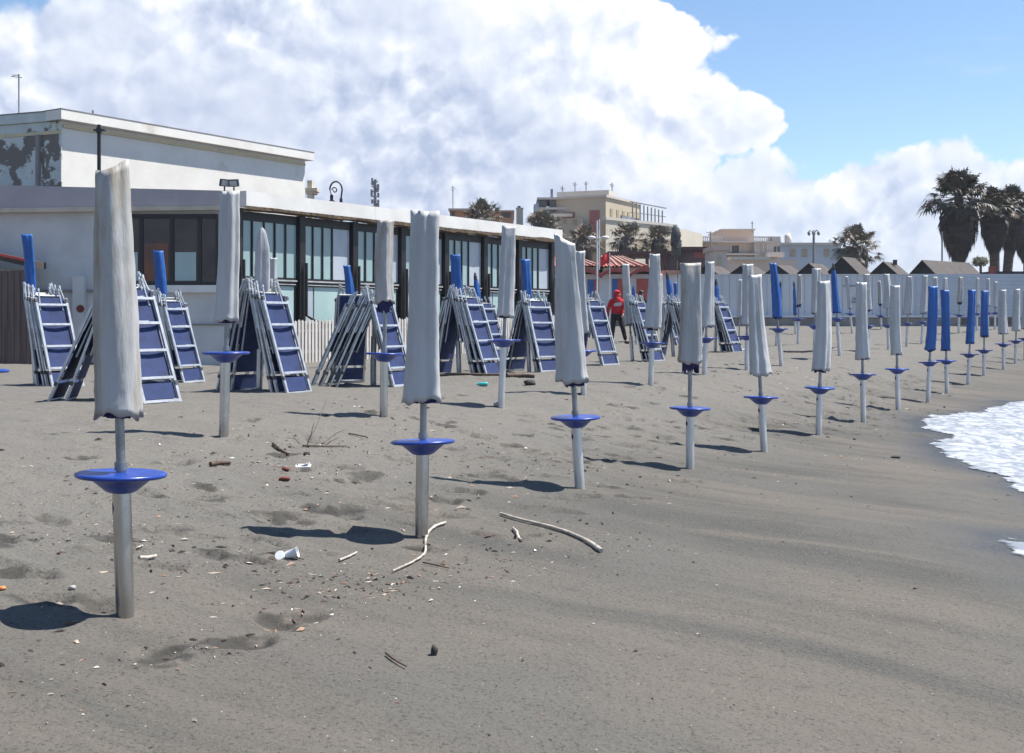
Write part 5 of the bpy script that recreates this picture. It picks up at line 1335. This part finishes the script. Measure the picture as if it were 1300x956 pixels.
stick([(566, 666), (553, 672), (543, 681), (540, 692), (540, 703), (536, 711), (524, 720), (510, 726), (498, 731)], .011, .006, 'curly pale driftwood stick at the foot of the flared umbrella', seed=3)
stick([(431, 716), (442, 711), (453, 705)], .008, .006, 'short pale stick lying left of the curly driftwood', seed=4)
stick([(322, 703), (345, 707), (370, 711), (386, 714)], .006, .004, 'thin brown twig beside the white paper cup', 'darkstick', seed=5)
stick([(176, 717), (186, 715), (198, 712)], .012, .009, 'pale stick right of the tallest umbrella post', seed=6)
stick([(384, 566), (402, 568), (420, 567), (440, 566)], .010, .006, 'dark branched twig with a raised arm on the rough sand', 'darkstick', seed=7, twigs=([(392, 566, .02), (402, 556, .10), (414, 537, .22)], [(412, 567, .02), (425, 560, .05), (438, 558, .08)], [(380, 567, .01), (372, 562, .04)]))
stick([(347, 563), (356, 570), (366, 575)], .016, .012, 'short dark stick left of the branched twig', 'darkstick', seed=8)
stick([(540, 478), (575, 477), (610, 478), (634, 478)], .030, .022, 'long dark log lying before the sunbeds, left piece', 'darkstick', seed=9)
stick([(642, 480), (660, 479), (678, 480)], .045, .035, 'thick dark log lying before the sunbeds, right piece', 'darkstick', seed=10)
stick([(490, 832), (500, 840), (516, 850)], .006, .004, 'thin dark twig low on the front sand', 'darkstick', seed=11)
stick([(267, 593), (280, 591), (293, 592)], .022, .016, 'stubby brown stick on the rough sand at left', 'darkstick', seed=12)
stick([(537, 720), (556, 724), (570, 727)], .006, .004, 'dark weedy twig below the curly driftwood', 'darkstick', seed=13)
stick([(443, 550), (455, 552), (466, 556)], .008, .006, 'thin dark twig left of the flared umbrella', 'darkstick', seed=14)
stick([(995, 447.5), (1012, 447), (1030, 447), (1050, 444), (1066, 440)], .03, .03, 'black hose lying on the far sand between the umbrellas', 'black', 'hose', seed=15)
stick([(930, 446), (950, 445.5), (975, 445)], .03, .03, 'pale pipe lying on the far sand right of the last stack', 'whitemetal', 'pipe', seed=16)
def lump(px, py, r, label, m, name, cat, seed=0, jit=.18, sink=.3):
    p = hit(px, py); p.z = gf(p.x, p.y); mb = MB(); mb.blob((0, 0, r[2]*(1 - sink)), r, 10, 7, jit, seed); o = mb.build(name, M[m]); o.location = p; return tag(o, label, cat)
lump(633, 516, (.075, .06, .04), 'pale flat stone at the foot of an umbrella post', 'stone', 'stone', 'stone', 1)
lump(673, 489, (.10, .06, .05), 'black stone on the sand right of the turquoise bottle', 'darkstone', 'stone', 'stone', 2)
lump(361, 612, (.045, .03, .02), 'dark red brick lump, the lower of a pair', 'brick', 'brick_lump', 'brick', 3)
lump(363, 600, (.035, .025, .018), 'dark red brick lump, the upper of a pair', 'brick', 'brick_lump', 'brick', 4)
lump(389, 580, (.03, .02, .018), 'small black stone above the white plastic scrap', 'darkstone', 'stone', 'stone', 5)
lump(2, 749, (.024, .02, .012), 'orange peel at the left edge of the sand', 'orange', 'fruit_peel', 'litter', 6)
lump(551, 830, (.018, .018, .03), 'small dark cone with a pale tip on the front sand', 'darkstone', 'pine_cone', 'cone', 7)
lump(1137, 582, (.07, .025, .02), 'small dark wet lump alone on the smooth sand', 'darkstone', 'stone', 'stone', 8)
lump(356, 482, (.06, .04, .03), 'small pinkish stone before the slanted sunbeds', 'stone', 'stone', 'stone', 9)
lump(92, 750, (.02, .018, .014), 'tiny grey pebble left of the tallest umbrella post', 'stone', 'stone', 'stone', 12)
p = hit(385, 593); mb = MB(); mb.box((0, 0, .012), (.13, .07, .006), Matrix.Rotation(.25, 4, 'X')); mb.box((.02, .0, .018), (.08, .05, .006), Matrix.Rotation(-.3, 4, 'Y'))
o = mb.build('plastic_scrap', M['whiteplastic']); o.location = p; tag(o, 'white folded plastic scrap on the rough sand', 'litter')
p = hit(363, 711); t = thing('paper_cup', 'crumpled white cup at the tip of the umbrella shadow', 'cup', p)
mb = MB(); mb.lathe([(.022, 0), (.034, .075), (.036, .076), (.031, .07), (.02, .008)], 14, Matrix.Translation((0, 0, .03)) @ Matrix.Rotation(R(75), 4, 'Y')); mb.build('cup_wall', M['whiteplastic'], t)
mb = MB(); mb.lathe([(.030, -.004), (.034, .0), (.028, .010)], 14, Matrix.Translation((-.035, -.02, .03)) @ Matrix.Rotation(R(60), 4, 'X')); mb.build('lid', M['whiteplastic'], t)
p = hit(611, 490); mb = MB(); mb.lathe([(.012, 0), (.012, .02), (.03, .05), (.032, .17), (.026, .18)], 12, Matrix.Translation((-.08, 0, .03)) @ Matrix.Rotation(R(90), 4, 'Y')); o = mb.build('plastic_bottle', M['turq']); o.location = p; tag(o, 'turquoise plastic bottle lying before the sunbeds', 'bottle')

def litter():
    """chips of wood, shell and weed nobody could count"""
    rng = random.Random(21); mb = MB()
    def chip(x, y, s):
        z = gf(x, y) + .003; a = rng.uniform(0, 6.28); w_, h_ = s, s * rng.uniform(.12, .5)
        Mx = Matrix.Translation((x, y, z)) @ Matrix.Rotation(a, 4, 'Z') @ Matrix.Rotation(rng.uniform(-.3, .3), 4, 'X'); q = [rng.uniform(.5, 1.2) for _ in range(6)]; mb.add([(-w_*.5*q[0], 0, 0), (-w_*.2, -h_*.5*q[1], 0), (w_*.5*q[2], -h_*.1, h_*.1), (w_*.15, h_*.5*q[3], 0), (w_*.05*q[4], 0, h_*.45*q[5])], [(0, 1, 4), (1, 2, 4), (2, 3, 4), (3, 0, 4)], False, Mx)
    for k in range(3200):
        r_ = rng.random()
        if r_ < .35: tt, ss = rng.uniform(-4, 7), rng.gauss(-1.6, 1.0)
        elif r_ < .6: tt = rng.uniform(-4.5, 4); ss = rng.gauss(.6 + .1*tt, .35)
        elif r_ < .8: tt = rng.uniform(-3, 24); ss = rng.uniform(-5, .5)
        else: tt = rng.uniform(-4, 20); ss = rng.uniform(-1, 3.2)
        x, y = xy(ss, tt)
        if y < 4.2: continue
        chip(x, y, (abs(rng.gauss(0, .020)) + .010) * (1 + .06*y) * (.6 if ss > .8 else 1))
    for cx_, cy_, n, sp in ((430, 745, 130, .30), (390, 740, 60, .3), (290, 720, 60, .3), (110, 690, 90, .35), (420, 565, 90, .5), (200, 690, 60, .3), (500, 520, 60, .5), (330, 590, 70, .5), (660, 590, 30, .6)):
        p = hit(cx_, cy_)
        for _ in range(n): chip(p.x + rng.gauss(0, sp), p.y + rng.gauss(0, sp*.6), abs(rng.gauss(0, .018)) * (1 + .06*p.y) + .009)
    m = bpy.data.materials.new('wood_and_shell_chips'); m.use_nodes = True; T = NT(m.node_tree); b = m.node_tree.nodes['Principled BSDF']
    ge = T.new('ShaderNodeNewGeometry'); rp = T.new('ShaderNodeValToRGB'); T.put(rp.inputs[0], ge.outputs['Random Per Island']); cr = rp.color_ramp; cr.interpolation = 'CONSTANT'
    cr.elements[0].color = (.022, .016, .012, 1); cr.elements[1].position = .45; cr.elements[1].color = (.10, .06, .04, 1)
    for ps, c in ((.62, (.30, .19, .13, 1)), (.78, (.40, .34, .27, 1)), (.92, (.66, .63, .58, 1)), (.97, (.03, .03, .03, 1))): e = cr.elements.new(ps); e.color = c
    T.put(b.inputs['Base Color'], rp.outputs[0]); b.inputs['Roughness'].default_value = .85
    tag(mb.build('litter', m), 'scattered chips of driftwood, shell and weed on the sand', 'litter', kind='stuff')
litter()

# ------------------------------------------------------------------ sea air
hb = MB(); hb.b2(-320, 320, -60, 330, -5.5, 24)
hm = bpy.data.materials.new('sea_haze'); hm.use_nodes = True; ht = hm.node_tree; ht.nodes.clear()
ho = ht.nodes.new('ShaderNodeOutputMaterial'); hv = ht.nodes.new('ShaderNodeVolumePrincipled')
hv.inputs['Color'].default_value = (.86, .92, 1.0, 1); hv.inputs['Density'].default_value = .00035; hv.inputs['Anisotropy'].default_value = .3
ht.links.new(hv.outputs[0], ho.inputs['Volume'])
tag(hb.build('haze', hm), 'thin salty haze over the beach and town', 'haze', kind='stuff')

# ------------------------------------------------------------------ sky, sun, camera
SUN = Vector((.52, .12, 1.0)).normalized()
w = bpy.data.worlds.new('World'); scene.world = w; w.use_nodes = True
T = NT(w.node_tree); w.node_tree.nodes.clear()
w.cycles.sampling_method = 'MANUAL'; w.cycles.sample_map_resolution = 256
out = T.new('ShaderNodeOutputWorld')
sky = T.new('ShaderNodeTexSky', sky_type='NISHITA'); sky.sun_disc = False
sky.sun_elevation = math.asin(SUN.z); sky.sun_rotation = math.atan2(SUN.x, SUN.y)
sky.altitude = 0; sky.air_density = 1.0; sky.dust_density = .05; sky.ozone_density = 4.2
bg1 = T.new('ShaderNodeBackground'); bg1.inputs[1].default_value = .09
T.put(bg1.inputs[0], sky.outputs[0])
D = T.new('ShaderNodeTexCoord').outputs['Generated']
sep = T.new('ShaderNodeSeparateXYZ'); T.put(sep.inputs[0], D)
az = T.math('ARCTAN2', sep.outputs[0], sep.outputs[1]); el = T.math('ARCSINE', sep.outputs[2])
cmb = T.new('ShaderNodeCombineXYZ'); T.put(cmb.inputs[0], az); T.put(cmb.inputs[1], el); cmb.inputs[2].default_value = .3
P = cmb.outputs[0]
def ang(px, py):
    a = math.atan((px - 650) / F); return a, math.atan((407 - py) / F * math.cos(a))
# billowing height of the clouds over the sky's angles
g = bpy.data.node_groups.new('cloud_billows', 'ShaderNodeTree')
g.interface.new_socket('Vector', in_out='INPUT', socket_type='NodeSocketVector')
g.interface.new_socket('Height', in_out='OUTPUT', socket_type='NodeSocketFloat')
G = NT(g); gi = G.new('NodeGroupInput'); go = G.new('NodeGroupOutput')
v0 = gi.outputs[0]
wob = G.vmath('SCALE', G.vmath('SUBTRACT', G.noise(v0, 11, 5, .6).outputs[1], (.5, .5, .5)), None, .065)
v = G.vmath('ADD', v0, wob)
h = None
for sc_, wt in ((11, .50), (25, .36), (58, .24)):
    dd = G.voro(v, sc_).outputs['Distance']
    bl = G.math('MULTIPLY', G.math('SUBTRACT', 1.0, G.math('MULTIPLY', dd, dd)), wt)
    h = bl if h is None else G.math('ADD', h, bl)
h = G.math('ADD', h, G.math('MULTIPLY', G.noise(v0, 30, 8, .58).outputs[0], .30))
G.put(go.inputs[0], h)
def billow(vec):
    nd = T.new('ShaderNodeGroup'); nd.node_tree = g; T.put(nd.inputs[0], vec); return nd.outputs[0]
h0 = billow(P)
h1 = billow(T.vmath('ADD', P, (.009, .013, 0)))
def fcurve(x, lo, hi, pts, vlo, vhi):
    xx = T.math('DIVIDE', T.math('SUBTRACT', x, lo), hi - lo, clamp=True)
    nd = T.new('ShaderNodeFloatCurve'); cv = nd.mapping.curves[0]
    pts = sorted(((p - lo) / (hi - lo), (q - vlo) / (vhi - vlo)) for p, q in pts)
    pts = [p for p in pts if 0 <= p[0] <= 1]
    cv.points[0].location = (0, pts[0][1]); cv.points[1].location = (1, pts[-1][1])
    for p in pts: cv.points.new(*p)
    for p in cv.points: p.handle_type = 'VECTOR'
    nd.mapping.use_clip = False; nd.mapping.update(); T.put(nd.inputs[1], xx)
    return T.math('ADD', T.math('MULTIPLY', nd.outputs[0], vhi - vlo), vlo)
ed = [(800, -300), (790, -120), (800, -40), (822, 0), (862, 14), (900, 32), (916, 48), (905, 68), (886, 88), (905, 106), (948, 124), (978, 142), (992, 158), (985, 168), (955, 182), (925, 196), (915, 215), (925, 250), (940, 330), (960, 420)]
e_pts = [(ang(px, py)[1], ang(px, py)[0]) for px, py in ed]
bound1 = fcurve(el, -.05, .5, e_pts, -.3, .5)
tp = [(840, 215), (900, 208), (960, 205), (1000, 216), (1040, 228), (1062, 218), (1078, 198), (1100, 194), (1150, 196), (1190, 186), (1226, 180), (1238, 192), (1262, 208), (1300, 204), (1360, 230), (1500, 250)]
t_pts = [ang(px, py) for px, py in tp]
bound2 = fcurve(az, t_pts[0][0], t_pts[-1][0], t_pts, 0, .3)
hn = T.math('SUBTRACT', h0, .90)
s1 = T.math('ADD', T.math('SUBTRACT', bound1, az), T.math('MULTIPLY', hn, .075))
s2 = T.math('ADD', T.math('SUBTRACT', bound2, el), T.math('MULTIPLY', hn, .058))
a0, e0 = ang(0, 16); a1, e1 = ang(46, -4)
lin = T.math('ADD', T.math('MULTIPLY', T.math('SUBTRACT', az, a0), (e1 - e0) / (a1 - a0)), e0)
s3 = T.math('ADD', T.math('SUBTRACT', lin, el), T.math('MULTIPLY', hn, .06))
c1 = T.math('MULTIPLY', T.smooth(s1, -.004, .005), T.smooth(s3, -.008, .01))
c2 = T.smooth(s2, -.004, .005)
cov = T.math('MAXIMUM', c1, T.math('MULTIPLY', c2, .95))
veil = T.math('MULTIPLY', T.smooth(T.noise(T.mapping(P, (1, 3.5, 1)), 9, 6, .6).outputs[0], .60, .85), .25)
cov = T.math('MAXIMUM', cov, veil)
puffy = T.smooth(T.noise(P, 7, 3, .5).outputs[0], .36, .62, .45, 1.25)
relief = T.math('MULTIPLY', T.math('SUBTRACT', h0, h1), T.math('MULTIPLY', puffy, 1.85))
big = T.noise(P, 4.5, 5, .55, .5).outputs[0]
rim = T.math('MULTIPLY', T.math('SUBTRACT', 1.0, T.smooth(s1, .0, .30)), .42)
low = T.math('MULTIPLY', T.smooth(el, .02, .24), .22)
lit = T.math('ADD', T.math('ADD', T.math('ADD', .33, relief), T.math('MULTIPLY', T.math('SUBTRACT', big, .50), 1.7)), T.math('ADD', rim, T.math('SUBTRACT', low, .06)))
soft = T.smooth(s1, -.02, .02)
lit2 = T.math('ADD', T.math('ADD', T.math('MULTIPLY', relief, .85), T.math('MULTIPLY', T.math('SUBTRACT', big, .5), .5)), .60)   # the far bank is paler and softer
rim2 = T.math('MULTIPLY', T.math('SUBTRACT', 1.0, T.smooth(s2, .0, .05)), .22)
lit2 = T.math('ADD', lit2, rim2)
litm = T.math('ADD', T.math('MULTIPLY', lit, soft), T.math('MULTIPLY', lit2, T.math('SUBTRACT', 1.0, soft)))
ramp = T.new('ShaderNodeValToRGB'); T.put(ramp.inputs[0], litm)
r = ramp.color_ramp; r.elements[0].position = 0.0; r.elements[0].color = (.44, .515, .69, 1); r.elements[1].position = 1.0; r.elements[1].color = (.90, .915, .95, 1)
e = r.elements.new(.35); e.color = (.57, .635, .79, 1); e = r.elements.new(.70); e.color = (.73, .785, .89, 1)
bg2 = T.new('ShaderNodeBackground'); bg2.inputs[1].default_value = .64; T.put(bg2.inputs[0], ramp.outputs[0])
mx = T.new('ShaderNodeMixShader'); T.put(mx.inputs[0], cov); T.l.new(bg1.outputs[0], mx.inputs[1]); T.l.new(bg2.outputs[0], mx.inputs[2])
T.l.new(mx.outputs[0], out.inputs[0])

sl = bpy.data.lights.new('sun', 'SUN'); sl.energy = 5.0; sl.angle = R(.5); sl.color = (1.0, .95, .885)
so = bpy.data.objects.new('sun', sl); COL.objects.link(so); so.rotation_euler = SUN.to_track_quat('Z', 'Y').to_euler(); so.location = (30, 10, 60)

cam = bpy.data.cameras.new('camera'); co_ = bpy.data.objects.new('camera', cam); COL.objects.link(co_)
co_.location = (0, 0, EYE); co_.rotation_euler = (R(90), 0, 0)
cam.sensor_fit = 'HORIZONTAL'; cam.sensor_width = 36; cam.lens = 36 * F / 1300
cam.shift_y = (407 - 478) / 1300; cam.clip_start = .1; cam.clip_end = 5000
scene.camera = co_
scene.view_settings.view_transform = 'Standard'; scene.view_settings.look = 'None'
scene.view_settings.gamma = 1; scene.view_settings.exposure = .85; scene.view_settings.use_curve_mapping = False
scene.cycles.use_denoising = True
scene.cycles.max_bounces = 5
